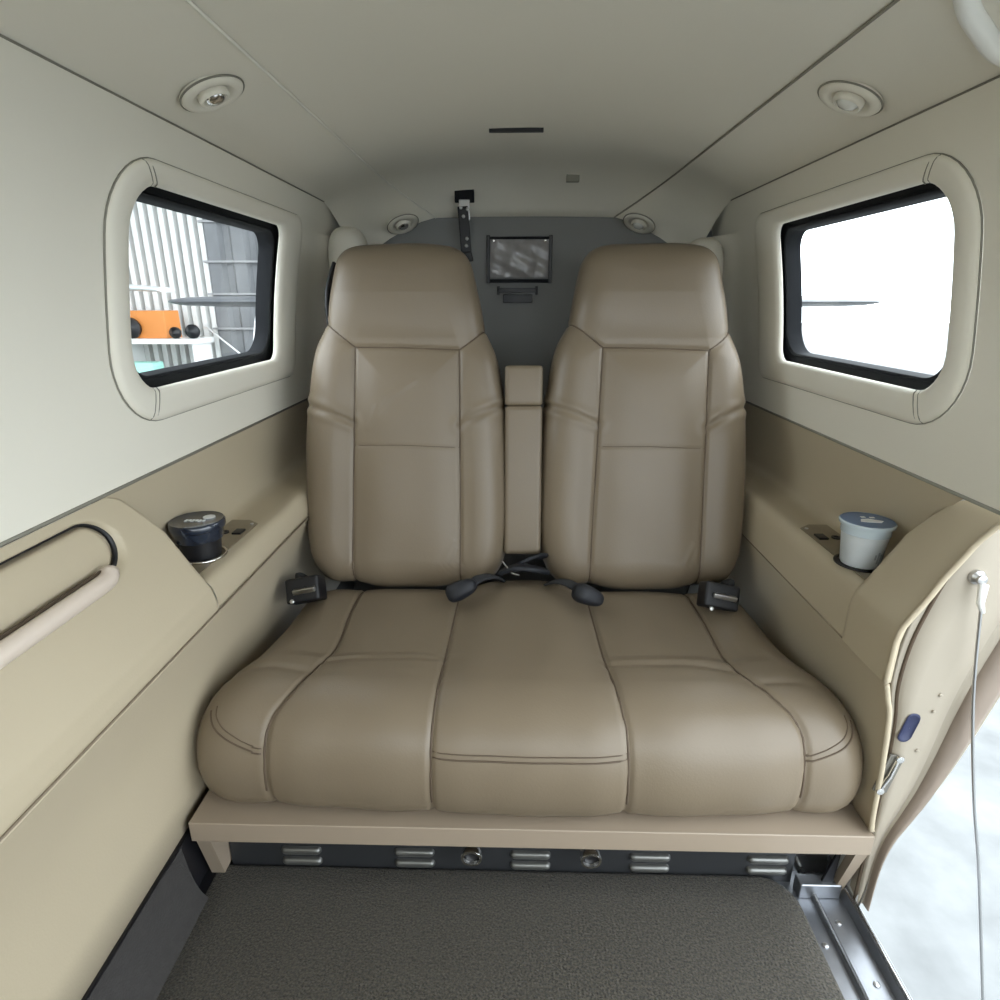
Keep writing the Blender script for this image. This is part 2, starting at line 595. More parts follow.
# ------------------------------------------------------------ bulged panels ahead of the recesses
SIDE = [(0.6195, 0.748), (0.615, 0.735), (0.608, 0.718), (0.600, 0.70), (0.588, 0.67), (0.575, 0.64), (0.562, 0.61), (0.546, 0.58), (0.534, 0.557), (0.5305, 0.535), (0.5305, 0.517)]
_sz = np.array([p[1] for p in SIDE][::-1]); _sx = np.array([p[0] for p in SIDE][::-1])


def sx_of(z):
    return float(np.interp(z, _sz, _sx))


def sstep(a, b, x):
    t = min(1, max(0, (x - a) / (b - a)))
    return t * t * (3 - 2 * t)


# handle recess outline (y, z): a long slot with a rounded aft end
def recess_depth(y, z):
    zc, hz = 0.692, 0.040
    ye = 0.792
    rx, rz = 0.055, hz
    if y > ye - rx:
        d = math.hypot((y - (ye - rx)) / rx * rz, z - zc) - rz
    else:
        d = abs(z - zc) - hz
    return -0.022 * sstep(0.003, -0.006, d)


bm = bmesh.new()
zs = lin(0.748, 0.517, 90)
rows = []
ts = [i / 300 for i in range(301)]
for t in ts:
    rows.append([(-(sx_of(z) - recess_depth(YF + (edge_y(z) - YF) * t, z)), YF + (edge_y(z) - YF) * t, z) for z in zs])
# turned edge into the console recess
rows.append([(-(sx_of(z) + 0.004), edge_y(z) + 0.003, z) for z in zs])
rows.append([(-(sx_of(z) + 0.06 * (1 if z < 0.745 else 0.3)), edge_y(z) + 0.004, z) for z in zs])
grid(bm, rows)
lin_l = struct(finish('trim_7', bm, M['panel']))
tag(lin_l, 'beige bulged left side lining ahead of the cup ledge')
root = thing('folding_armrest', 'folded beige armrest with a pale grip bar set in the left side lining', 'armrest', (-0.57, 0.1, 0.65))
# dark shadow gap and folding armrest
bm = bmesh.new()
pts = [(0.30, 0.7305), (0.55, 0.7305), (0.70, 0.7305)] + [(0.737 + 0.053 * math.sin(R(a)), 0.692 + 0.0385 * math.cos(R(a))) for a in range(10, 160, 10)]
pts = [(YF, 0.7305)] + pts
tube(bm, [(-(sx_of(z) + 0.012), y, z) for y, z in pts], 0.004, 8)
g_ = finish('recess_gap', bm, M['black'], root)
bm = bmesh.new()
rows = []
po = rr(0.225, 0.694, 0.55, 0.030, (0.0295, 0.01, 0.01, 0.0295), 8, 20)
for sc, lift in ((1.0, 0.022), (1.0, 0.011), (0.985, 0.0075), (0.9, 0.006), (0.75, 0.006), (0.6, 0.006), (0.45, 0.006), (0.3, 0.006), (0.15, 0.006), (0.0, 0.006)):
    rows.append([(-(sx_of(0.694 + (z - 0.694) * sc) + lift), (0.225 + 0.55 * (1 - (1 - sc) * 0.05)) + (y - 0.775) * (1 - (1 - sc) * 0.05), 0.694 + (z - 0.694) * sc) for y, z in po])
grid(bm, rows, closed=True)
bmesh.ops.remove_doubles(bm, verts=bm.verts, dist=0.0002)
arm = finish('armrest_pad', bm, M['panel'], root)
bm = bmesh.new()
tube(bm, [(-0.573, YF, 0.661), (-0.573, 0.71, 0.661), (-0.574, 0.722, 0.662), (-0.577, 0.730, 0.665), (-0.58, 0.735, 0.669)], 0.0125, 14)
b_ = finish('grip_bar', bm, mat('pale_bar_vinyl', (0.62, 0.53, 0.45), 0.4), root)
tag(b_, 'pale rounded grip bar')
bm = bmesh.new()
tube(bm, [(-0.582, YF, 0.672), (-0.582, 0.73, 0.672)], 0.003, 6)
finish('recess_gap', bm, M['seam'], root)

bm = bmesh.new()
rows = []


def door_y(z):
    return float(np.interp(z, [0.515, 0.64, 0.70, 0.735, 0.75], [0.798, 0.795, 0.785, 0.772, 0.755]))


zs = lin(0.7495, 0.462, 60)
bulge = lambda z: sx_of(z) + 0.012
rows.append([(bulge(z) + 0.012, door_y(z) + 0.002, z) for z in zs])
rows.append([(bulge(z) + 0.003, door_y(z), z) for z in zs])
for t in lin(0.04, 1, 16):
    rows.append([(bulge(z) + 0.0015 * (1 - math.sin(math.pi * t)), door_y(z) + (edge_y(z) + 0.02 - door_y(z)) * t, z) for z in zs])
rows.append([(bulge(z) + 0.004, edge_y(z) + 0.023, z) for z in zs])
rows.append([(bulge(z) + 0.05, edge_y(z) + 0.025, z) for z in zs])
grid(bm, rows)
root = struct(finish('trim_8', bm, M['panel']))
tag(root, 'beige arched lining between the right cup ledge and the open doorway')
bm = bmesh.new()
tube(bm, [(bulge(z) + 0.002, door_y(z) - 0.001, z) for z in lin(0.7495, 0.463, 28)], 0.0042, 8)
finish('edge_bead', bm, M['panel'], root)

# ------------------------------------------------------------ doorway frame on the right
door = thing('door_1', 'open doorway edge with jamb plate, slot and latch on the right', None, (0.62, 0.8, 0.06))
struct(door)
INN = [(0.650, 0.742), (0.628, 0.715), (0.605, 0.685), (0.590, 0.65), (0.575, 0.60), (0.562, 0.537), (0.560, 0.46), (0.572, 0.393), (0.580, 0.31), (0.584, 0.234), (0.588, 0.18), (0.588, 0.12), (0.590, 0.0)]
OUT = [(0.80, 0.80), (0.79, 0.72), (0.775, 0.65), (0.758, 0.57), (0.735, 0.49), (0.716, 0.42), (0.700, 0.36), (0.682, 0.30), (0.662, 0.245), (0.640, 0.20), (0.617, 0.15), (0.606, 0.09), (0.604, 0.0)]
I_ = smooth_path([(x, z, 0) for x, z in INN], 4)
O_ = smooth_path([(x, z, 0) for x, z in OUT], 4)
bm = bmesh.new()
rows = []
for t, dy in ((0.07, 0.03), (0.03, 0.012), (0.05, 0.010), (0.10, 0.012), (0.13, 0.004), (0.3, 0.002), (0.5, 0.002), (0.66, 0.002), (0.68, 0.006), (0.70, 0.002), (0.74, 0.0)):
    rows.append([(a[0] + (b[0] - a[0]) * t, 0.80 + dy, a[1] + (b[1] - a[1]) * t) for a, b in zip(I_, O_)])
grid(bm, rows)
jamb = finish('jamb', bm, M['jamb'], door)
bm = bmesh.new()
rows = []
for t, dy in ((0.735, 0.004), (0.74, -0.004), (0.80, -0.012), (0.90, -0.013), (0.97, -0.006), (1.0, 0.006), (1.0, 0.05)):
    rows.append([(a[0] + (b[0] - a[0]) * t, 0.80 + dy, a[1] + (b[1] - a[1]) * t) for a, b in zip(I_, O_)])
grid(bm, rows)
tag(finish('door_seal', bm, M['jamb_dark'], door), 'brown rubbery lip of the door frame')
bm = bmesh.new()
tube(bm, [(a[0] + (b[0] - a[0]) * 0.115, 0.811, a[1] + (b[1] - a[1]) * 0.115) for a, b in zip(I_[2:], O_[2:])], 0.0035, 6)
finish('gap_line', bm, M['seam'], door)
bm = bmesh.new()
tube(bm, [(a[0] + (b[0] - a[0]) * 1.0, 0.800, a[1] + (b[1] - a[1]) * 1.0) for a, b in zip(I_, O_)], 0.003, 6)
finish('outer_edge', bm, M['jamb'], door)
# oval slot
bm = bmesh.new()
sl = rr(0, 0, 0.0095, 0.024, (0.0094,) * 4, 8, 2)
tilt = R(-12)
def tl(p, cx, cz):
    return (cx + p[0] * math.cos(tilt) - p[1] * math.sin(tilt), cz + p[0] * math.sin(tilt) + p[1] * math.cos(tilt))
rows = []
for sc, y in ((1.15, 0.8015), (1.0, 0.7995), (0.95, 0.8005), (0.02, 0.8008)):
    rows.append([(tl((x * sc, z * sc), 0.601, 0.378)[0], y, tl((x * sc, z * sc), 0.601, 0.378)[1]) for x, z in sl])
grid(bm, rows, closed=True)
tag(finish('oval_slot', bm, mat('dark_blue_recess', (0.02, 0.025, 0.07), 0.5), door), 'dark blue oval slot')
# latch striker plate with a bright bolt
bm = bmesh.new()
box(bm, 0.574, 0.598, 0.799, 0.803, 0.252, 0.325, 0.001, Matrix.Rotation(tilt * -1, 3, 'Y'))
lt = finish('latch_plate', bm, mat('latch_pocket', (0.14, 0.13, 0.11), 0.5), door, angle=40)
bm = bmesh.new()
tube(bm, [(0.577, 0.797, 0.262), (0.585, 0.794, 0.29), (0.593, 0.797, 0.318)], 0.004, 10)
lathe(bm, [(0.006, 0), (0.006, 0.004), (0.003, 0.005)], 16, (0.595, 0.797, 0.322), (0, -1, 0))
lathe(bm, [(0.006, 0), (0.006, 0.004), (0.003, 0.005)], 16, (0.576, 0.797, 0.258), (0, -1, 0))
tag(finish('latch_bolt', bm, M['chrome'], lt, angle=40), 'bright metal bolt')
for (x, z) in ((0.636, 0.44), (0.623, 0.335), (0.632, 0.41)):
    bm = bmesh.new()
    lathe(bm, [(0.003, 0), (0.003, 0.002), (0.001, 0.003)], 12, (x, 0.8015, z), (0, -1, 0))
    finish('rivet', bm, M['jamb'], door, angle=40)
# upper door surround bead
bm = bmesh.new()
tube(bm, smooth_path([(0.385, 0.70, 1.328), (0.435, 0.757, 1.309), (0.469, 0.781, 1.296), (0.505, 0.80, 1.282), (0.542, 0.795, 1.262), (0.558, 0.77, 1.21), (0.59, 0.735, 1.05), (0.617, 0.728, 0.88), (0.622, 0.735, 0.77)]), 0.011, 10)
tag(finish('upper_trim', bm, M['trim_white'], door), 'white curved bead of the upper doorway')
# door cable
root = thing('door_cable', 'thin steel door cable hanging from a bolt on the door jamb', 'cable', (0.64, 0.79, 0.64))
bm = bmesh.new()
tube(bm, smooth_path([(0.641, 0.782, 0.615), (0.664, 0.775, 0.451), (0.697, 0.76, 0.278), (0.725, 0.745, 0.151), (0.768, 0.71, -0.096), (0.83, 0.66, -0.45)]), 0.0023, 8)
finish('wire', bm, M['steel'], root)
bm = bmesh.new()
tube(bm, [(0.640, 0.785, 0.637), (0.641, 0.783, 0.61), (0.646, 0.781, 0.595)], lambda t: 0.0065 - 0.003 * t, 10)
finish('ferrule', bm, M['white'], root)
bm = bmesh.new()
lathe(bm, [(0.011, 0), (0.011, 0.006), (0.007, 0.010), (0.007, 0.014), (0.002, 0.016)], 16, (0.640, 0.802, 0.642), (0, -1, 0))
finish('bolt', bm, M['steel'], root, angle=40)

# door sill
root = thing('door_sill', 'scuffed bare metal door sill beside the carpet', 'sill', (0.52, 0.4, 0.0))
bm = bmesh.new()
prof = [(0.47, -0.05), (0.47, -0.02), (0.523, -0.02), (0.525, -0.012), (0.531, -0.012), (0.533, -0.02), (0.578, -0.02), (0.581, 0.0), (0.590, 0.0), (0.593, -0.014), (0.606, -0.022), (0.61, -0.04), (0.61, -0.11)]
extr(bm, prof, [YF, 0, 0.5, 0.93])
finish('sill_plate', bm, M['sill'], root, angle=30)
bm = bmesh.new()
tube(bm, [(0.528, YF, -0.011), (0.528, 0.92, -0.011)], 0.0035, 8)
finish('rail', bm, M['chrome'], root)
bm = bmesh.new()
tube(bm, [(0.5855, YF, 0.001), (0.5855, 0.84, 0.001)], 0.0045, 8)
finish('rail', bm, M['chrome'], root)
for k, (x, y) in enumerate(((0.55, 0.78), (0.56, 0.68), (0.508, 0.74), (0.508, 0.64), (0.555, 0.58))):
    bm = bmesh.new()
    lathe(bm, [(0.0055, 0), (0.005, 0.002), (0.002, 0.003)], 12, (x, y, -0.02))
    finish('screw', bm, M['steel'], root, angle=40)
bm = bmesh.new()
box(bm, 0.50, 0.575, 0.825, 0.85, -0.02, 0.012, 0.004)
finish('end_bracket', bm, M['sill'], root, angle=40)

# ------------------------------------------------------------ floor
bm = bmesh.new()
r_ = rr((-0.582 + 0.49) / 2, (YF + 0.855) / 2, 0.536, (0.855 - YF) / 2, (0.06, 0.01, 0.01, 0.01), 10, 10)
rows = []
for sc, z in ((1.004, -0.05), (1.004, -0.012), (1.0, -0.004), (0.99, 0.0), (0.9, 0.0), (0.5, 0.0), (0.01, 0.0)):
    rows.append([(-0.046 + (x + 0.046) * sc, 0.0675 + (y - 0.0675) * sc, z) for x, y in r_])
grid(bm, rows, closed=True)
fl = struct(finish('floor', bm, M['carpet']))
tag(fl, 'dark grey brown pile carpet on the cabin floor')
bm = bmesh.new()
extr(bm, [(0.560, -0.012), (0.570, 0.0), (0.580, 0.014), (0.588, 0.035), (0.595, 0.07), (0.599, 0.105), (0.601, 0.128), (0.604, 0.16)], lin(YF, 0.785, 8), -1)
o = struct(finish('trim_5', bm, M['side_carpet']))
tag(o, 'charcoal carpet turned up along the foot of the left wall')
bm = bmesh.new()
tube(bm, [(-0.598, YF, 0.129), (-0.598, 1.0, 0.129)], 0.004, 6)
finish('shadow_gap', bm, M['black'], o)
bm = bmesh.new()
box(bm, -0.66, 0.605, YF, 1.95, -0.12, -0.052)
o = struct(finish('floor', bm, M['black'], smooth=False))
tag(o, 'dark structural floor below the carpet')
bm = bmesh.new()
box(bm, -0.615, -0.600, 0.74, 1.94, -0.055, 0.150)  # black boxes added to cover a bright gap and keep it dark
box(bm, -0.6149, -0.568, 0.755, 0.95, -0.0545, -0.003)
tag(struct(finish('trim_12', bm, M['black'], smooth=False)), 'added black filler giving the shade of the gap beside the seat base')
# unseen bulkhead added behind the camera, its gap shaped for light, and outer skin at the left
bm = bmesh.new()
box(bm, -0.66, 0.66, YF - 0.03, YF, -0.12, 0.78)
tag(struct(finish('wall_front', bm, M['headliner'], smooth=False)), 'unseen partition added behind the camera, open above to let daylight in')
bm = bmesh.new()
box(bm, -0.66, 0.66, YF - 0.03, YF, 1.22, 1.44)
tag(struct(finish('wall_front', bm, M['headliner'], smooth=False)), 'unseen header added behind the camera above the daylight opening')
# skin above the doorway
bm = bmesh.new()
extr(bm, [(0.62, 1.20), (0.59, 1.26), (0.55, 1.33), (0.45, 1.39), (0.2, 1.43), (-0.2, 1.43), (-0.45, 1.39), (-0.58, 1.30), (-0.66, 1.15), (-0.70, 0.9), (-0.70, 0.6), (-0.67, 0.3), (-0.64, 0.05), (-0.6, -0.12)], [YF, 0.5, 0.80])
tag(struct(finish('trim_6', bm, M['aircraft_white'])), 'white outer fuselage skin over the cabin')

# skin round the rear cabin with the two window cut-outs left open
for s, nm in ((-1, 'left'), (1, 'right')):
    bm = bmesh.new()
    rows = []
    hole = rr(1.235, 1.035, 0.392, 0.186, (0.04, 0.08, 0.07, 0.04))
    rect = rr((0.80 + 1.98) / 2, (-0.12 + 1.41) / 2, 1.18 / 2, 1.53 / 2, (0.002,) * 4)
    def sk(z):
        return float(np.interp(z, [-0.12, 0.05, 0.15, 0.25, 0.36, 0.49, 0.65, 0.8, 0.95, 1.15, 1.28, 1.41], ([0.585, 0.592, 0.63, 0.66, 0.70, 0.73, 0.74, 0.74, 0.715, 0.66, 0.60, 0.45] if s > 0 else [0.63, 0.64, 0.66, 0.68, 0.70, 0.73, 0.74, 0.74, 0.715, 0.66, 0.60, 0.45])))
    for k in range(17):
        t = k / 16
        rows.append([(s * max(sk(h[1] + (q[1] - h[1]) * t), 0), h[0] + (q[0] - h[0]) * t, h[1] + (q[1] - h[1]) * t) for h, q in zip(hole, rect)])
    rows.insert(0, [(s * (wx(z) + 0.07), y, z) for y, z in hole])
    grid(bm, rows, closed=True)
    tag(struct(finish('trim_%d' % (9 if s < 0 else 10), bm, M['aircraft_white'])), 'white outer fuselage skin on the %s side' % nm)
bm = bmesh.new()
extr(bm, [(0.45, 1.41), (0.2, 1.43), (-0.2, 1.43), (-0.45, 1.41)], [0.80, 1.4, 1.98])
tag(struct(finish('trim_11', bm, M['aircraft_white'])), 'white roof skin over the rear cabin')

# ------------------------------------------------------------ pillow meshes
def resample(poly, n, closed=True, sm=3):
    P = np.array(poly, float)
    for _ in range(sm):
        if closed:
            Q = np.roll(P, -1, 0)
            P = np.stack([0.75 * P + 0.25 * Q, 0.25 * P + 0.75 * Q], 1).reshape(-1, 2)
    Q = np.vstack([P, P[:1]]) if closed else P
    d = np.r_[0, np.cumsum(np.linalg.norm(np.diff(Q, axis=0), axis=1))]
    t = np.linspace(0, d[-1], n + (0 if closed else 0), endpoint=not closed)
    return np.stack([np.interp(t, d, Q[:, 0]), np.interp(t, d, Q[:, 1])], 1)


def seg_dist(U, V, lines):
    D = np.full(U.shape, 9.0)
    for ln in lines:
        for (a, b) in zip(ln, ln[1:]):
            ax, ay = a; bx, by = b
            dx, dy = bx - ax, by - ay
            t = np.clip(((U - ax) * dx + (V - ay) * dy) / (dx * dx + dy * dy + 1e-12), 0, 1)
            D = np.minimum(D, np.hypot(U - ax - t * dx, V - ay - t * dy))
    return D


def smooth2(ln, n=6):
    return [(p[0], p[1]) for p in smooth_path([(a, b, 0) for a, b in ln], n)]


def pillow(name, outline, a, b, prof, nin, dispf, mapf, m, parent, n=520):
    P = resample(outline, n)
    a = np.array(a, float); b = np.array(b, float)
    ab = b - a
    t = np.clip(((P - a) @ ab) / (ab @ ab), 0, 1)
    S = a + t[:, None] * ab
    L = np.linalg.norm(P - S, axis=1)
    rings = []
    for ins, h in prof:
        f = np.minimum(ins / L, 0.95)
        rings.append((P + (S - P) * f[:, None], np.full(n, h)))
    f0 = np.minimum(prof[-1][0] / L, 0.95)
    for k in range(1, nin + 1):
        f = f0 + (1 - f0) * k / nin
        rings.append((P + (S - P) * f[:, None], np.full(n, prof[-1][1])))
    UV = np.concatenate([r[0] for r in rings]); H_ = np.concatenate([r[1] for r in rings])
    co = mapf(UV[:, 0], UV[:, 1], H_)
    nr = len(rings)
    faces = []
    for i in range(nr - 1):
        for k in range(n):
            k2 = (k + 1) % n
            faces.append((i * n + k, i * n + k2, (i + 1) * n + k2, (i + 1) * n + k))
    faces.append(tuple(range(n - 1, -1, -1)))
    me = bpy.data.meshes.new(name)
    me.from_pydata(co.tolist(), [], faces)
    me.update()
    nv = np.zeros(len(co) * 3)
    me.vertices.foreach_get('normal', nv)
    nv = nv.reshape(-1, 3)
    # make the normals point out
    cen_ = co.mean(0)
    mid = slice(len(prof) // 3 * n, len(prof) * n)
    if ((co[mid] - cen_) * nv[mid]).sum() < 0:
        nv = -nv
    # the collapsed innermost ring takes the normal of its neighbour ring
    nv[-n:] = nv[-2 * n:-n]
    nv[:n] = 0
    co = co + nv * dispf(UV[:, 0], UV[:, 1])[:, None]
    bm = bmesh.new()
    tmp = bpy.data.meshes.new('tmp')
    tmp.from_pydata(co.tolist(), [], faces)
    bm.from_mesh(tmp)
    bpy.data.meshes.remove(tmp)
    bpy.data.meshes.remove(me)
    bmesh.ops.remove_doubles(bm, verts=bm.verts, dist=0.0003)
    bmesh.ops.recalc_face_normals(bm, faces=bm.faces)
    tree = BVHTree.FromBMesh(bm)
    o = finish(name, bm, m, parent)
    return o, tree


def snap_tube(tree, pts, r, sink=0.3, ray=None):
    bm = bmesh.new()
    out_ = []
    for p in pts:
        p = Vector(p)
        if ray is not None:
            loc, nor, _, _ = tree.ray_cast(p, Vector(ray))
            if loc is None:
                loc, nor, _, _ = tree.find_nearest(p)
        else:
            loc, nor, _, _ = tree.find_nearest(p)
        out_.append(loc + nor * r * (1 - 2 * sink) * 0.5)
    tube(bm, out_, r, 6)
    return bm


# ------------------------------------------------------------ the bench seat
bench = thing('bench_seat', 'tan leather two place bench seat across the rear of the cabin', 'seat', (0.0, 1.1, 0.062))

# --- cushion
out_c = [(-0.54, 1.40), (-0.555, 1.2), (-0.572, 1.0), (-0.588, 0.92), (-0.593, 0.885), (-0.586, 0.85), (-0.560, 0.822), (-0.515, 0.809),
         (-0.35, 0.800), (-0.15, 0.792), (0.0, 0.790), (0.15, 0.792), (0.35, 0.800), (0.515, 0.809), (0.560, 0.822), (0.580, 0.85), (0.586, 0.885),
         (0.580, 0.92), (0.565, 1.0), (0.552, 1.2), (0.54, 1.40), (0.27, 1.405), (0.0, 1.405), (-0.27, 1.405)]
S1 = smooth2([(-0.395, 1.42), (-0.395, 1.23), (-0.381, 1.036), (-0.402, 0.932), (-0.425, 0.87), (-0.442, 0.83), (-0.448, 0.70)])
S4 = smooth2([(0.392, 1.42), (0.392, 1.2), (0.385, 0.995), (0.422, 0.90), (0.448, 0.86), (0.462, 0.82), (0.462, 0.70)])
S2 = smooth2([(-0.155, 1.42), (-0.155, 1.226), (-0.157, 0.987), (-0.160, 0.86), (-0.162, 0.80), (-0.162, 0.70)])
S3 = smooth2([(0.148, 1.42), (0.148, 1.195), (0.150, 0.995), (0.160, 0.87), (0.168, 0.80), (0.168, 0.70)])
creases = [[(-0.39, 0.975), (-0.30, 0.985), (-0.16, 0.99)], [(-0.55, 0.935), (-0.47, 0.95), (-0.40, 0.945)],
           [(0.15, 0.975), (0.28, 0.975), (0.385, 0.96)], [(0.395, 0.92), (0.46, 0.925), (0.54, 0.91)]]


def disp_c(U, V):
    d = seg_dist(U, V, [S1, S2, S3, S4])
    g1 = -0.0055 * np.exp(-(d / 0.0050) ** 2)
    puff = 0.005 * (1 - np.exp(-(d / 0.04) ** 2)) - 0.003
    c = seg_dist(U, V, creases)
    g2 = -0.0024 * np.exp(-(c / 0.009) ** 2)
    ctr = np.exp(-(U / 0.11) ** 4) * (0.020 * np.clip((V - 0.85) / 0.4, 0, 1))
    edge = np.clip((V - 0.80) / 0.06, 0, 1)
    lower = -0.004 * np.clip((V - 0.99) / 0.02, 0, 1) * (1 - np.exp(-(U / 0.17) ** 8)) * (1 - 0.8 * np.clip((np.abs(U) - 0.42) / 0.05, 0, 1))
    wr = 0.0012 * np.sin(37 * U + 9 * V) * np.sin(23 * V - 11 * U + 1.0)
    return g1 + puff + g2 * edge + ctr + lower + wr


prof_c = [(0.055, 0.165), (0.040, 0.1655), (0.027, 0.171), (0.017, 0.181), (0.008, 0.196), (0.003, 0.212), (0.0, 0.235), (0.001, 0.255), (0.004, 0.275),
          (0.009, 0.292), (0.016, 0.308), (0.025, 0.322), (0.036, 0.335), (0.048, 0.345), (0.061, 0.353), (0.075, 0.359), (0.09, 0.3635), (0.105, 0.3665), (0.12, 0.3685)]


def map_c(U, V, H_):
    z = H_.copy()
    top = np.clip((H_ - 0.165) / 0.2, 0, 1)
    z = z + top * (0.006 - 0.024 * np.clip((V - 0.95) / 0.45, 0, 1))
    return np.stack([U, V, z], 1)


cush, tree_c = pillow('cushion', out_c, (-0.33, 1.1), (0.33, 1.1), prof_c, 52, disp_c, map_c, M['leather'], bench, n=760)
for S in (S1, S2, S3, S4):
    pts = [(x, y, 0.5) for x, y in S if 0.84 < y < 1.385]
    top_pts = []
    for p in pts:
        loc, nor, _, _ = tree_c.ray_cast(Vector(p), Vector((0, 0, -1)))
        top_pts.append(loc)
    xf = S[-1][0]
    xm = [q for q in S if q[1] <= 0.84][0][0]
    front = []
    for k in range(19):
        t = k / 18
        a_ = R(5 + 88 * t)
        o_ = Vector((xm + (xf - xm) * t, 0.60 + 0.0 * t, 0.20)) if False else None
        # fan of rays around an axis inside the front roll
        c_ = Vector((xm + (xf - xm) * t, 0.87, 0.27))
        dirv = Vector((0, -math.sin(a_), math.cos(a_))) if t < 0.75 else Vector((0, -1, -0.35 * (t - 0.75) / 0.25 * 4 * 0.65))
        start = c_ + dirv.normalized() * 0.4
        loc, nor, _, _ = tree_c.ray_cast(start, -dirv.normalized())
        if loc is not None:
            front.append(loc)
    path = top_pts[:-1] + [p for p in front if p.y < top_pts[-1].y - 0.004]
    sb = bmesh.new()
    # keep the path simple and even
    clean = [path[0]]
    for p in path[1:]:
        if (p - clean[-1]).length > 0.006:
            clean.append(p)
    tube(sb, smooth_path(clean, 2), 0.0021, 6)
    finish('cushion_seam', sb, M['seam'], bench)


def front_line(x0, x1, zf, n, r, nm='stitching', m_=None):
    pts = []
    for k in range(n + 1):
        t = k / n
        x = x0 + (x1 - x0) * t
        z = zf(t)
        if abs(x) > 0.47:
            # go round the corner
            cx_ = math.copysign(0.44, x)
            a_ = min(1.45, (abs(x) - 0.44) / 0.085)
            dirv = Vector((math.copysign(math.sin(a_), x), -math.cos(a_), 0))
            c_ = Vector((cx_, 0.88, z))
        else:
            dirv = Vector((0, -1, 0)); c_ = Vector((x, 0.9, z))
        loc, nor, _, _ = tree_c.ray_cast(c_ + dirv * 0.4, -dirv)
        if loc is not None:
            pts.append(loc + nor * 0.0004)
    b2 = bmesh.new()
    tube(b2, pts, r, 6)
    return finish(nm, b2, m_ or M['seam'], bench)


for dz in (0.0, 0.0085):
    front_line(-0.158, 0.164, lambda t: 0.299 + dz, 24, 0.0011 if dz else 0.0016)
    front_line(-0.450, -0.560, lambda t: 0.292 + dz + 0.05 * t ** 1.6, 20, 0.0011 if dz else 0.0016)
    front_line(0.466, 0.560, lambda t: 0.292 + dz + 0.05 * t ** 1.6, 20, 0.0011 if dz else 0.0016)

# --- backrests
OB = [(-0.178, -0.012), (-0.224, 0.022), (-0.241, 0.101), (-0.240, 0.249), (-0.235, 0.394), (-0.212, 0.545), (-0.182, 0.633), (-0.163, 0.686), (-0.152, 0.742),
      (-0.143, 0.768), (-0.118, 0.785), (-0.06, 0.790), (0.0, 0.791), (0.06, 0.790), (0.118, 0.785), (0.143, 0.768), (0.152, 0.742), (0.163, 0.686), (0.182, 0.633), (0.212, 0.545),
      (0.235, 0.394), (0.240, 0.249), (0.241, 0.101), (0.224, 0.022), (0.178, -0.012), (0.09, -0.016), (0, -0.017), (-0.09, -0.016)]
TB = Vector((0, 0.16, 0.77)).normalized()
NB = Vector((0, -TB.z, TB.y))


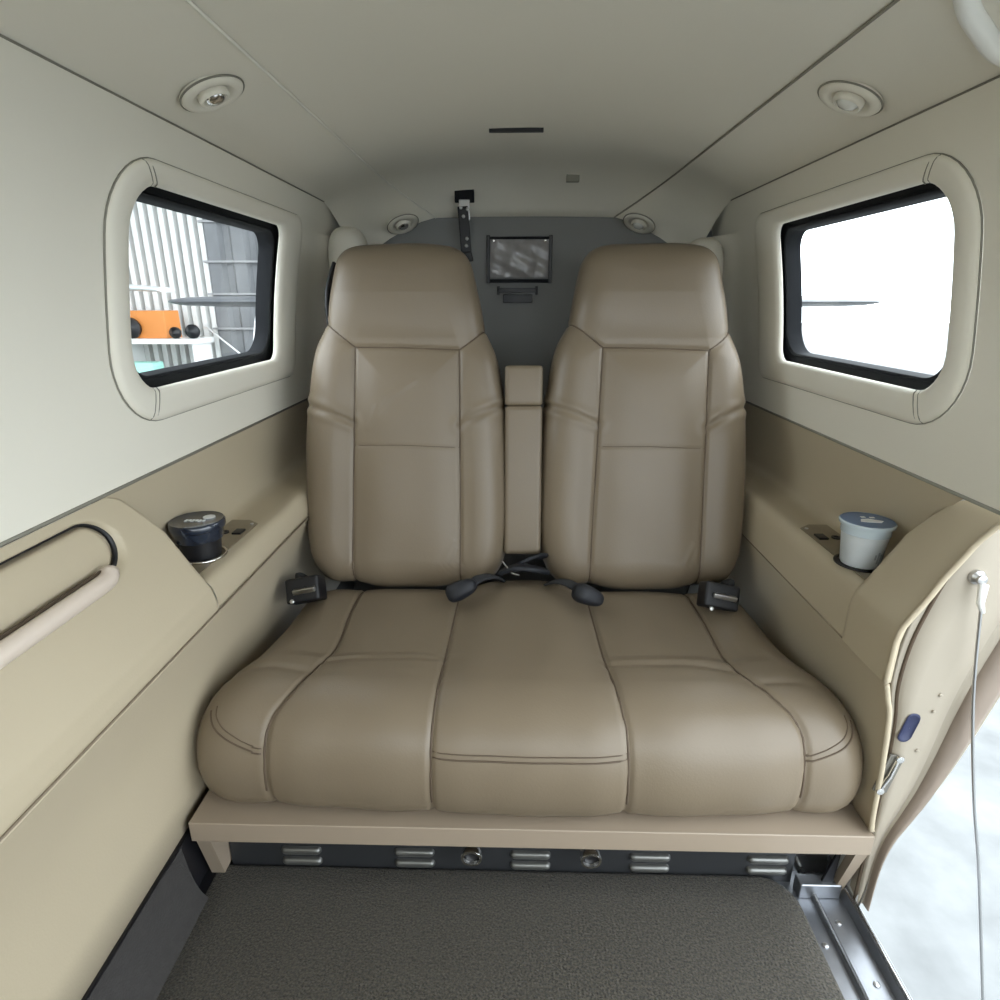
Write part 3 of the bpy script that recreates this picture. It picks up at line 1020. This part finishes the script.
def backrest(cx, hl, parent_name, label):
    def mapb(U, V, H_):
        base = np.array([cx, 1.34, 0.365])
        # headrest leans a touch forward
        hh = H_ + 0.012 * np.clip((V - 0.58) / 0.1, 0, 1) - 0.010
        return base + U[:, None] * np.array([1, 0, 0]) + V[:, None] * np.array(TB) + hh[:, None] * np.array(NB)
    v1 = smooth2([(-0.128, -0.03), (-0.126, 0.10), (-0.118, 0.32), (-0.110, 0.559)])
    v2 = smooth2([(0.135, -0.03), (0.136, 0.10), (0.136, 0.32), (0.135, 0.553)])
    top = [(-0.110, 0.559), (0.0, 0.558), (0.135, 0.553)]
    dl = smooth2([(-0.110, 0.559), (-0.14, 0.582), (-0.178, 0.612), (-0.20, 0.63)], 3)
    dr = smooth2([(0.135, 0.553), (0.165, 0.575), (0.192, 0.602), (0.21, 0.63)], 3)
    mid = [(-0.115, 0.330), (0.0, 0.331), (0.136, 0.326)]
    mains = [v1, v2, top, dl, dr]
    cre = [[(-0.235, 0.428), (-0.17, 0.405), (-0.117, 0.383)], [(0.136, 0.377), (0.18, 0.405), (0.236, 0.428)]]
    wr1 = [[(-0.06, 0.40), (-0.03, 0.44), (0.03, 0.48)], [(-0.08, 0.37), (-0.06, 0.42)], [(0.09, 0.03), (0.12, 0.10)], [(0.10, 0.02), (0.128, 0.08)]]

    def dispb(U, V):
        d = seg_dist(U, V, mains)
        g1 = -0.0050 * np.exp(-(d / 0.0045) ** 2)
        puff = 0.010 * (1 - np.exp(-(d / 0.040) ** 2))
        c = seg_dist(U, V, cre)
        side = 0.010 * np.clip((c + 0.0) / 0.05, 0, 1) * (np.abs(U) > 0.125)
        g2 = -0.003 * np.exp(-(c / 0.007) ** 2) + 0.0025 * np.exp(-((c - 0.014) / 0.010) ** 2)
        g3 = -0.0012 * np.exp(-(seg_dist(U, V, [mid]) / 0.004) ** 2)
        w_ = seg_dist(U, V, wr1 if cx < 0 else wr1[2:])
        g4 = 0.0016 * np.exp(-(w_ / 0.006) ** 2)
        wv = 0.0010 * np.sin(30 * U + 12 * V + cx * 9) * np.sin(17 * V - 9 * U + 1.0)
        return g1 + puff + g2 + g3 + g4 + wv
    prof = [(0.02, -0.09), (0.006, -0.085), (0.0, -0.07), (-0.002, -0.05), (-0.001, -0.035), (0.0, -0.022), (0.003, -0.010), (0.008, 0.001), (0.015, 0.010), (0.024, 0.017), (0.034, 0.0225), (0.046, 0.026), (0.058, 0.028), (0.07, 0.029)]
    ob, tree = pillow('backrest', OB, (0, 0.20), (0, 0.66), prof, 46, dispb, mapb, M['leather'], bench, n=640)
    tag(ob, label)
    nb = tuple(-NB)
    def seamline(ln, r, nm='backrest_seam', clipv=(-0.008, 9)):
        pts = []
        for (u, v) in ln:
            if not clipv[0] < v < clipv[1]:
                continue
            p = Vector((cx + u, 1.34, 0.365)) + TB * v + NB * 0.3
            loc, nor, _, _ = tree.ray_cast(p, Vector(nb))
            if loc is None or (loc - p).length > 0.345:
                continue
            pts.append(loc + nor * r * 0.2)
        if len(pts) < 3:
            return
        b2 = bmesh.new()
        tube(b2, pts, r, 6)
        finish(nm, b2, M['seam'], ob)

    def dens(ln):
        o2 = []
        for (a, b) in zip(ln, ln[1:]):
            for k in range(8):
                o2.append((a[0] + (b[0] - a[0]) * k / 8, a[1] + (b[1] - a[1]) * k / 8))
        return o2 + [ln[-1]]
    for ln in (dens(v1), dens(v2), dens(top), dens(dl), dens(dr)):
        seamline(ln, 0.0017)
    seamline(dens(mid), 0.0009)
    return ob


backrest(-0.291, None, None, 'left tan leather backrest with high headrest')
backrest(0.288, None, None, 'right tan leather backrest with high headrest')

# --- stowed centre armrest between the backs
bm = bmesh.new()
rot = Matrix.Rotation(math.atan2(TB.y, TB.z) * -1, 3, 'X')
box(bm, -0.0495, 0.0405, 1.345, 1.43, 0.43, 0.790, 0.012, rot, (0, 1.345, 0.40))
ca = finish('centre_armrest', bm, M['leather'], bench, angle=60)
bm = bmesh.new()
box(bm, -0.0495, 0.0405, 1.345, 1.43, 0.7905, 0.885, 0.012, rot, (0, 1.345, 0.40))
finish('armrest_cap', bm, M['leather'], ca, angle=60)

# --- metal base under the cushion
bm = bmesh.new()
box(bm, -0.585, 0.586, 0.793, 1.36, 0.122, 0.163, 0.003)
fr_ = finish('seat_base', bm, M['frame_paint'], bench, angle=40)
bm = bmesh.new()
# left leg, slanting inwards
vs = [(-0.585, 0.802, 0.125), (-0.560, 0.802, 0.125), (-0.563, 0.835, 0.0), (-0.588, 0.835, 0.0)]
a_ = [bm.verts.new(v) for v in vs]
b_ = [bm.verts.new((v[0], v[1] + 0.25, v[2])) for v in vs]
bm.faces.new(a_); bm.faces.new(list(reversed(b_)))
for i in range(4):
    bm.faces.new((a_[i], b_[i], b_[(i + 1) % 4], a_[(i + 1) % 4]))
finish('leg', bm, M['frame_paint'], bench, smooth=False)
bm = bmesh.new()
# right leg: slanted outer strut, a black triangle behind it paints the gap's shade
def prism(bm, pts, y0, y1):
    a_ = [bm.verts.new((x, y0, z)) for x, z in pts]
    b_ = [bm.verts.new((x, y1, z)) for x, z in pts]
    bm.faces.new(a_); bm.faces.new(list(reversed(b_)))
    n = len(pts)
    for i in range(n):
        bm.faces.new((a_[i], b_[i], b_[(i + 1) % n], a_[(i + 1) % n]))
vs = [(0.565, 0.797, 0.125), (0.586, 0.797, 0.125), (0.580, 0.835, -0.018), (0.566, 0.835, -0.018)]
a_ = [bm.verts.new(v) for v in vs]
b_ = [bm.verts.new((v[0], v[1] + 0.016, v[2])) for v in vs]
bm.faces.new(a_); bm.faces.new(list(reversed(b_)))
for i in range(4):
    bm.faces.new((a_[i], b_[i], b_[(i + 1) % 4], a_[(i + 1) % 4]))
finish('leg', bm, M['frame_paint'], bench, smooth=False)
bm = bmesh.new()
prism(bm, [(0.566, 0.11), (0.536, -0.01), (0.560, -0.01)], 0.833, 0.838)
tag(finish('gap_shade', bm, M['black'], bench, smooth=False), 'black triangle painting the shade of the gap beside the leg')

# --- louvred panel between the legs
bm = bmesh.new()
box(bm, -0.560, 0.500, 0.858, 0.868, -0.04, 0.124, 0.002)
vp = finish('vent_panel', bm, M['vent'], bench, angle=40)
tag(vp, 'dark louvred panel under the seat')
bm = bmesh.new()
box(bm, 0.50, 0.575, 0.88, 0.895, -0.04, 0.124, 0.002)
tag(finish('side_plate', bm, M['steel'], bench, angle=40), 'bare shiny metal closing plate at the door end')
M['louvre'] = mat('pressed_metal_louvre', (0.17, 0.17, 0.16), 0.35, metal=0.7)
for cx_ in (-0.422, -0.208, 0.010, 0.232, 0.450):
    for cz_ in (0.036, 0.010):
        bm = bmesh.new()
        rows = []
        ln_ = rr(0, 0, 0.038, 0.009, (0.008,) * 4, 6, 4)
        for sc, d in ((1.0, 0.0), (0.92, 0.004), (0.75, 0.0075), (0.4, 0.009), (0.02, 0.0093)):
            rows.append([(cx_ + (x * sc if abs(x) < 0.02 else math.copysign(abs(x) - (1 - sc) * 0.010, x)), 0.8575 - d * (1.0 if z > 0 else 0.8), cz_ + z * sc) for x, z in ln_])
        grid(bm, rows, closed=True)
        finish('louvre', bm, M['louvre'], vp)
for cx_ in (-0.0975, 0.116):
    bm = bmesh.new()
    lathe(bm, [(0.013, 0.0), (0.013, 0.012), (0.0165, 0.014), (0.0165, 0.022), (0.013, 0.024), (0.0135, 0.028), (0.019, 0.032), (0.0200, 0.042), (0.0185, 0.045), (0.0145, 0.045), (0.0130, 0.036)], 32,
          (cx_, 0.858, 0.076), (0, -1, -0.1))
    nz = finish('nozzle', bm, M['chrome'], bench, angle=40)
    tag(nz, 'chrome air nozzle poking out below the cushion')
    bm = bmesh.new()
    ax = Vector((0, -1, -0.1)).normalized()
    lathe(bm, [(0.0128, 0.0), (0.0128, 0.003)], 24, Vector((cx_, 0.858, 0.076)) + ax * 0.036, ax)
    finish('nozzle_mouth', bm, M['black'], nz, angle=40)

# ------------------------------------------------------------ seat belts
def outer_buckle(x, y, z, s, label):
    root = thing('seat_belt_buckle', label, 'seat belt', (x, y, z), None)
    rot_ = Matrix.Rotation(R(14 * s), 3, 'Y')
    bm = bmesh.new()
    box(bm, x - 0.044, x + 0.034, y - 0.016, y + 0.034, z - 0.026, z + 0.030, 0.008, Matrix.Rotation(R(12 * s), 3, 'Y') @ Matrix.Rotation(R(-30), 3, 'X'))
    finish('buckle_body', bm, M['black'], root, angle=60)
    bm = bmesh.new()
    box(bm, x - 0.026, x + 0.026, y - 0.0235, y - 0.013, z + 0.009, z + 0.020, 0.002, Matrix.Rotation(R(12 * s), 3, 'Y'))
    tag(finish('tongue', bm, M['steel'], root, angle=60), 'silver metal tongue')
    bm = bmesh.new()
    lathe(bm, [(0.005, 0), (0.005, 0.004), (0.003, 0.005)], 16, (x - 0.028 * 1, y - 0.022, z - 0.012), (0, -0.9, 0.4))
    finish('release_button', bm, M['steel'], root, angle=40)
    bm = bmesh.new()
    tube(bm, smooth_path([(x + s * 0.01, y + 0.02, z - 0.005), (x + s * 0.035, y + 0.04, z + 0.005), (x + s * 0.045, y + 0.08, z - 0.01), (x + s * 0.045, y + 0.12, z - 0.04)]), 0.01, 12, flat=(0.006, 0.02))
    finish('webbing', bm, M['webbing'], root)
    return root


outer_buckle(-0.497, 1.225, 0.385, -1, 'black seat belt buckle with silver tongue at the outer side of the left seat')
outer_buckle(0.440, 1.215, 0.385, 1, 'black seat belt buckle with silver tongue at the outer side of the right seat')


def inner_boot(x, y, z, ang, label):
    root = thing('seat_belt_boot', label, 'seat belt', (x, y, z))
    bm = bmesh.new()
    r_ = bmesh.ops.create_uvsphere(bm, u_segments=28, v_segments=18, radius=1)
    for v in r_['verts']:
        c = v.co
        e = 0.72
        c.x = math.copysign(abs(c.x) ** e, c.x); c.y = math.copysign(abs(c.y) ** e, c.y); c.z = math.copysign(abs(c.z) ** e, c.z)
        w = 1 - 0.18 * c.x
        v.co = Vector((c.x * 0.036, c.y * 0.026 * w, c.z * 0.021 * w))
    bmesh.ops.rotate(bm, verts=bm.verts, cent=(0, 0, 0), matrix=Matrix.Rotation(R(ang), 3, 'Y') @ Matrix.Rotation(R(-25), 3, 'X'))
    bmesh.ops.translate(bm, verts=bm.verts, vec=(x, y, z))
    finish('boot', bm, M['soft_black'], root)
    bm = bmesh.new()
    s = 1 if x < 0 else -1
    tube(bm, smooth_path([(x + s * 0.015, y + 0.01, z + 0.005), (x + s * 0.04, y + 0.035, z + 0.012), (x + s * 0.07, y + 0.07, z + 0.0), (x + s * 0.085, y + 0.11, z - 0.03)]), 0.01, 12, flat=(0.014, 0.003))
    finish('webbing', bm, M['webbing'], root)
    return root


inner_boot(-0.142, 1.215, 0.402, -28, 'padded black seat belt end resting beside the inner edge of the left backrest')
inner_boot(0.140, 1.20, 0.398, 22, 'padded dark blue black belt end at the foot of the right backrest')
# jumble of belt webbing below the centre armrest
bm = bmesh.new()
tube(bm, smooth_path([(-0.055, 1.30, 0.405), (-0.02, 1.285, 0.425), (0.02, 1.29, 0.42), (0.05, 1.31, 0.405)]), 0.01, 12, flat=(0.016, 0.006))
tube(bm, smooth_path([(-0.03, 1.33, 0.40), (0.0, 1.31, 0.43), (0.035, 1.33, 0.435), (0.05, 1.36, 0.42)]), 0.01, 12, flat=(0.014, 0.004))
cb = finish('seat_belt_webbing', bm, M['soft_black'])
tag(cb, 'dark folded belt webbing tucked below the centre armrest', 'seat belt')
bm = bmesh.new()
tube(bm, smooth_path([(-0.052, 1.292, 0.437), (-0.04, 1.283, 0.425), (-0.03, 1.275, 0.416), (-0.012, 1.27, 0.412)]), 0.0018, 8)
finish('clip', bm, M['steel'], cb, angle=50)
# bulkhead webbing seen beside the left backrest top
bm = bmesh.new()
tube(bm, smooth_path([(-0.452, 1.52, 1.10), (-0.462, 1.50, 1.06), (-0.468, 1.49, 1.02), (-0.47, 1.50, 0.95)]), 0.01, 12, flat=(0.004, 0.012))
tag(finish('shoulder_belt', bm, M['black']), 'black shoulder belt edge behind the left headrest', 'seat belt')

# ------------------------------------------------------------ speakers / reading lights in the coves
def cove_light(x, y, z, nrm, label):
    root = thing('reading_light', label, 'light', (x, y, z), 'round lamps in the headliner coves')
    n_ = Vector(nrm).normalized()
    c = Vector((x, y, z))
    bm = bmesh.new()
    lathe(bm, [(0.046, -0.003), (0.046, 0.001), (0.044, 0.004), (0.038, 0.006), (0.032, 0.006), (0.029, 0.003), (0.026, 0.000), (0.022, -0.001), (0.020, -0.002)], 48, c, n_)
    finish('bezel', bm, M['headliner'], root, angle=60)
    bm = bmesh.new()
    lathe(bm, [(0.0225, 0.001), (0.0225, 0.006), (0.0215, 0.009), (0.0185, 0.0105), (0.0165, 0.009), (0.016, 0.005)], 40, c, n_)
    finish('swivel_ring', bm, M['headliner'], root, angle=50)
    bm = bmesh.new()
    lathe(bm, [(0.0165, 0.003), (0.0155, 0.008), (0.012, 0.0115), (0.006, 0.0135), (0.001, 0.014)], 32, c, n_)
    finish('lens', bm, M['hose_lens'] if x > 0 else M['chrome'], root)
    bm = bmesh.new()
    pts = [c + (Vector((0, 0, 1)).rotation_difference(n_) @ Vector((0.0465 * math.cos(2 * math.pi * k / 48), 0.0465 * math.sin(2 * math.pi * k / 48), 0.001))) for k in range(48)]
    tube(bm, pts, 0.0014, 6, closed=True)
    finish('rim_line', bm, M['seam_grey'], root)
    return root


nl = (0.36, -0.12, -0.92)
cove_light(-0.463, 0.99, 1.301, (0.40, 0, -0.95), 'round reading light in the left cove above the left window')
cove_light(0.463, 1.035, 1.301, (-0.40, 0, -0.95), 'round reading light in the right cove above the right window')
cove_light(-0.352, 1.885, 1.228, (0.35, -0.35, -0.9), 'round light in the left rear corner of the ceiling above the left headrest')
cove_light(0.326, 1.885, 1.228, (-0.35, -0.35, -0.9), 'round light in the right rear corner of the ceiling above the right headrest')

# ------------------------------------------------------------ things on the bulkhead
root = thing('hanging_latch_arm', 'black hinged arm with metal joints hanging from the rear ceiling', 'bracket', (-0.172, 1.88, 1.30))
bm = bmesh.new()
box(bm, -0.200, -0.145, 1.875, 1.889, 1.283, 1.318, 0.002)
finish('bracket', bm, M['dark_frame'], root, angle=40)
bm = bmesh.new()
box(bm, -0.188, -0.157, 1.872, 1.878, 1.235, 1.29, 0.003)
finish('joint_plate', bm, M['steel'], root, angle=40)
bm = bmesh.new()
box(bm, -0.188, -0.158, 1.868, 1.876, 1.15, 1.272, 0.004, Matrix.Rotation(R(-4), 3, 'Y'))
box(bm, -0.176, -0.154, 1.872, 1.880, 1.125, 1.175, 0.004, Matrix.Rotation(R(-12), 3, 'Y'))
finish('arm', bm, M['black'], root, angle=50)
for z, x in ((1.268, -0.182), (1.264, -0.163), (1.245, -0.175), (1.187, -0.166), (1.168, -0.168)):
    bm = bmesh.new()
    lathe(bm, [(0.0048, 0), (0.0048, 0.005), (0.002, 0.007)], 12, (x, 1.869, z), (0, -1, 0))
    finish('rivet', bm, M['steel'], root, angle=40)

root = thing('document_holder', 'dark framed clear document pocket on the grey bulkhead between the headrests', 'document holder', (-0.01, 1.948, 1.08))
bm = bmesh.new()
rows = []
for i in range(41):
    u = i / 40
    rows.append([(-0.105 + 0.182 * u, 1.943 - 0.008 * math.sin(math.pi * u) * math.sin(math.pi * j / 24) - 0.0025 * math.sin(17 * u + 6 * j / 24) * math.sin(9 * j / 24 - 4 * u), 1.085 + 0.112 * j / 24) for j in range(25)])
grid(bm, rows)
finish('clear_pocket', bm, M['placard'], root)
for x0, x1 in ((-0.113, -0.103), (0.073, 0.083)):
    bm = bmesh.new()
    box(bm, x0, x1, 1.934, 1.95, 1.068, 1.203, 0.002)
    finish('side_rail', bm, M['black'], root, angle=40)
for z0, z1 in ((1.070, 1.080), (1.192, 1.199)):
    bm = bmesh.new()
    box(bm, -0.104, 0.074, 1.937, 1.95, z0, z1, 0.002)
    finish('cross_rail', bm, M['dark_frame'], root, angle=40)
for x in (-0.092, 0.062):
    bm = bmesh.new()
    lathe(bm, [(0.0042, 0), (0.0042, 0.004), (0.002, 0.005)], 12, (x, 1.936, 1.187), (0, -1, 0))
    finish('screw', bm, M['chrome'], root, angle=40)
bm = bmesh.new()
box(bm, -0.082, 0.042, 1.938, 1.951, 1.042, 1.055, 0.002)
box(bm, -0.082, -0.074, 1.938, 1.951, 1.035, 1.06, 0.002)
box(bm, 0.034, 0.042, 1.938, 1.951, 1.035, 1.06, 0.002)
box(bm, -0.064, 0.026, 1.936, 1.951, 1.012, 1.036, 0.003)
tag(finish('bulkhead_bracket', bm, M['black'], angle=40), 'small dark bracket just below the document holder', 'bracket')

# ------------------------------------------------------------ cups
def cup_left():
    x, y = -0.597, 1.0
    root = thing('drink_cup', 'squat black cup with dark glossy printed lid in the left ledge', 'cup', (x, y, 0.575))
    bm = bmesh.new()
    lathe(bm, [(0.030, 0.0), (0.033, 0.002), (0.036, 0.03), (0.0375, 0.045), (0.039, 0.047)], 48, (x, y, 0.575))
    finish('cup_body', bm, M['black'], root, angle=40)
    bm = bmesh.new()
    lathe(bm, [(0.0405, 0.036), (0.0415, 0.038), (0.043, 0.055), (0.046, 0.056), (0.0475, 0.060), (0.0475, 0.068), (0.045, 0.071), (0.041, 0.0695), (0.01, 0.0695)], 48, (x, y, 0.575))
    finish('lid', bm, M['lid_blue'], root, angle=40)
    bm = bmesh.new()
    lathe(bm, [(0.0105, 0.0), (0.0105, 0.0012)], 24, (x + 0.016, y + 0.014, 0.645))
    lt_ = tag(finish('lid_emblem', bm, M['label_white'], root, angle=40), 'round pale emblem on the lid')
    b2 = bmesh.new()
    for k in range(6):
        xx = x - 0.018 + k * 0.0062
        box(b2, xx, xx + 0.0042, y - 0.010 + 0.002 * (k % 2), y - 0.001, 0.6447, 0.6458)
    tag(finish('lid_print', b2, M['label_white'], root, smooth=False), 'small white lettering on the lid')
    bm = bmesh.new()
    lathe(bm, [(0.008, 0.0), (0.008, 0.01), (0.005, 0.012)], 20, (x - 0.030, y - 0.030, 0.60), (-0.2, -1, 0.3))
    finish('side_knob', bm, M['black'], root, angle=40)


def cup_right():
    x, y = 0.590, 0.995
    root = thing('drink_cup', 'pale plastic cup with blue foil lid in the right ledge', 'cup', (x, y, 0.575))
    bm = bmesh.new()
    lathe(bm, [(0.026, 0.0), (0.030, 0.001), (0.0315, 0.004), (0.0375, 0.058), (0.039, 0.060)], 48, (x, y, 0.575))
    finish('cup_body', bm, M['cup_white'], root, angle=40)
    bm = bmesh.new()
    lathe(bm, [(0.0395, 0.060), (0.0395, 0.072), (0.0405, 0.074), (0.0435, 0.075), (0.0445, 0.080), (0.0425, 0.082)], 48, (x, y, 0.575), cap1=False)
    tag(finish('rim', bm, mat('pale_cup_rim', (0.50, 0.58, 0.62), 0.25, coat=0.4), root, angle=40), 'pale rim')
    bm = bmesh.new()
    lathe(bm, [(0.0425, 0.080), (0.0425, 0.0812), (0.01, 0.0815)], 48, (x, y, 0.575))
    finish('lid_film', bm, M['lid_pale'], root, angle=40)
    b2 = bmesh.new()
    vs = [(x - 0.016, y - 0.008), (x - 0.010, y + 0.004), (x + 0.004, y + 0.006), (x + 0.024, y - 0.006), (x + 0.016, y - 0.014), (x - 0.004, y - 0.012)]
    prev = [b2.verts.new((a, b, 0.6572)) for a, b in vs]
    b2.faces.new(prev)
    top_ = [b2.verts.new((a, b, 0.6564)) for a, b in vs]
    for i in range(6):
        b2.faces.new((prev[i], prev[(i + 1) % 6], top_[(i + 1) % 6], top_[i]))
    box(b2, x - 0.004, x + 0.003, y + 0.012, y + 0.018, 0.6564, 0.6572)
    box(b2, x + 0.010, x + 0.018, y + 0.010, y + 0.015, 0.6564, 0.6572)
    tag(finish('lid_print', b2, M['label_white'], root, smooth=False), 'white printed patch on the lid')
    b2 = bmesh.new()
    # dark print wrapped on the cup side
    def patch(a0, a1, h0, h1):
        rows = []
        for h in lin(h0, h1, 3):
            r_ = 0.0318 + (0.0375 - 0.0318) * (h - 0.004) / 0.054 + 0.0004
            rows.append([(x + r_ * math.cos(R(a)), y + r_ * math.sin(R(a)), 0.575 + h) for a in lin(a0, a1, 5)])
        grid(b2, rows)
    patch(-75, -68, 0.012, 0.034); patch(-66, -58, 0.008, 0.030); patch(-54, -42, 0.010, 0.036); patch(-84, -78, 0.02, 0.03)
    tag(finish('cup_print', b2, M['label_grey'], root), 'grey printed marks on the side')


cup_left()
cup_right()
bm = bmesh.new()
lathe(bm, [(0.041, 0), (0.041, 0.002), (0.037, 0.002), (0.037, -0.001)], 40, (0.590, 0.995, 0.5745))
finish('cup_holder_ring', bm, M['black'], conR, angle=40)

# ------------------------------------------------------------ outside
GZ = -1.05
bm = bmesh.new()
box(bm, -40, 60, -30, 60, GZ - 0.1, GZ)
o = struct(finish('ground', bm, M['ground'], smooth=False))
tag(o, 'sunlit pale concrete apron outside the door')

# the aircraft's own tailplane behind the cabin
root = thing('tailplane', 'aircraft tailplane seen edge on through both windows', 'tailplane', (0, 3.7, 1.02))
for s in (-1, 1):
    bm = bmesh.new()
    rows = []
    for x, sc in ((0.12, 1.0), (1.1, 0.86), (1.75, 0.75), (1.93, 0.62), (2.0, 0.42), (2.04, 0.18)):
        ring = []
        for k in range(20):
            a = 2 * math.pi * k / 20
            ring.append((s * x, 3.75 - 0.05 * (1 - sc) + 0.42 * sc * math.cos(a), 1.012 + 0.040 * sc * math.sin(a)))
        rows.append(ring)
    V_ = grid(bm, rows, closed=True)
    bm.faces.new(V_[0]); bm.faces.new(V_[-1])
    finish('stabilizer', bm, M['aircraft_grey'], root, angle=50)
bm = bmesh.new()
lathe(bm, [(0.5, 0), (0.42, 0.6), (0.28, 1.4), (0.14, 2.2), (0.05, 2.7)], 28, (0, 2.0, 0.85), (0, 1, 0.03))
finish('tail_cone', bm, M['aircraft_white'], root)

# hangar wall of corrugated sheet
HY = 10.5
bm = bmesh.new()
rows = []
xs = []
x = -14.0
while x < -5.05:
    xs += [(x, 0.05), (x + 0.02, -0.06), (x + 0.10, -0.06), (x + 0.12, 0.05)]
    x += 0.155
rows = [[(a, HY + d, z) for a, d in xs] for z in (GZ, 1.5, 4.6)]
grid(bm, rows)
hw = finish('hangar_wall', bm, M['corrugated'], smooth=False)
struct(hw)
tag(hw, 'ribbed pale metal hangar wall outside the left window')
bm = bmesh.new()
xs = []
x = -5.1
while x < -2.2:
    xs += [(x, 0), (x + 0.06, -0.07), (x + 0.26, -0.07), (x + 0.32, 0)]
    x += 0.42
grid(bm, [[(a, HY + d, z) for a, d in xs] for z in (GZ, 1.5, 4.6)])
hd = thing('hangar_door', 'dark ribbed sliding hangar door beyond the left window', 'hangar door', (-3.7, HY, GZ))
finish('door_sheet', bm, M['dark_steel'], hd, smooth=False)
bm = bmesh.new()
for z in (0.55, 1.1, 1.6, 2.2):
    box(bm, -5.1, -2.3, HY - 0.14, HY - 0.08, z, z + 0.03)
finish('door_rail', bm, mat('grey_rail', (0.28, 0.28, 0.28), 0.5), hd, smooth=False)
bm = bmesh.new()
tube(bm, [(-5.15, HY - 0.3, 0.62), (-4.25, HY - 0.3, -0.15)], 0.015, 6)
finish('brace', bm, M['white'], hd)
bm = bmesh.new()
box(bm, -16, -1.2, 4.2, HY + 0.3, 4.6, 4.75)  # unseen slab added to darken the outside and cut light through the window
tag(struct(finish('shade_roof', bm, M['dark_steel'], smooth=False)), 'unseen dark roof slab added to shade the hangar wall and the left window')
# storage shelf with orange crate and dark engine parts
root = thing('parts_shelf', 'pale shelf along the hangar wall carrying an orange crate', 'shelf', (-6.3, HY - 0.6, GZ))
bm = bmesh.new()
box(bm, -7.6, -5.05, HY - 0.85, HY - 0.25, 0.36, 0.44)
for xx in (-7.5, -6.3, -5.15):
    box(bm, xx, xx + 0.06, HY - 0.8, HY - 0.3, GZ, 0.36)
finish('shelf_top', bm, M['white'], root, smooth=False)
bm = bmesh.new()
box(bm, -7.5, -5.55, HY - 0.75, HY - 0.30, 0.44, 0.86, 0.02)
tag(finish('crate', bm, M['orange'], smooth=True, angle=40), 'long orange crate on the shelf by the hangar wall', 'crate')
for k, (xx, r_, lab) in enumerate(((-6.08, 0.16, 'large round black engine part in front of the orange crate'), (-5.38, 0.09, 'round black part at the right end of the hangar shelf'),
                                   (-5.10, 0.11, 'dark knobbly part on the shelf end next to the dark door'))):
    bm = bmesh.new()
    lathe(bm, [(r_ * 0.5, 0), (r_, 0.02), (r_, 0.06), (r_ * 0.6, 0.09), (r_ * 0.2, 0.12)], 24, (xx, HY - 0.77, 0.44 + r_), (0, -1, 0))
    
    tag(finish('engine_part', bm, M['black'], angle=40), lab, 'engine part')
bm = bmesh.new()
box(bm, -7.7, -5.6, HY - 1.2, HY - 0.9, GZ, 0.10, 0.02)
tag(finish('tool_cabinet', bm, M['teal'], angle=40), 'pale teal cabinet under the shelf by the hangar wall', 'cabinet')
# another aircraft wing in the hangar
root = thing('parked_aircraft', 'white aircraft parked in front of the ribbed hangar wall', 'aircraft', (-6.0, 8.6, GZ))
bm = bmesh.new()
rows = []
for t in lin(0, 1, 10):
    sc = 1 - 0.55 * t
    ring = []
    for k in range(20):
        a = 2 * math.pi * k / 20
        ring.append((-6.6 + 1.9 * t, 8.4 + 0.5 * sc * math.cos(a), 1.27 - 0.12 * t + 0.07 * sc * math.sin(a)))
    rows.append(ring)
V_ = grid(bm, rows, closed=True)
bm.faces.new(V_[0]); bm.faces.new(V_[-1])
finish('wing_panel', bm, M['aircraft_white'], root, angle=50)
bm = bmesh.new()
lathe(bm, [(0.05, 0), (0.45, 0.8), (0.62, 2.0), (0.62, 3.5), (0.45, 4.3), (0.2, 5.1)], 28, (-7.2, 4.0, 0.95), (0, 1, 0))
finish('fuselage', bm, M['aircraft_white'], root)
for xx, yy in ((-7.2, 5.2), (-7.7, 7.6), (-6.7, 7.6)):
    bm = bmesh.new()
    tube(bm, [(xx, yy, GZ + 0.2), (xx, yy, 0.5)], 0.04, 10)
    finish('gear_leg', bm, M['steel'], root)
    bm = bmesh.new()
    lathe(bm, [(0.1, -0.06), (0.2, -0.05), (0.2, 0.05), (0.1, 0.06)], 24, (xx, yy, GZ + 0.2), (1, 0, 0))
    finish('wheel', bm, M['black'], root, angle=40)
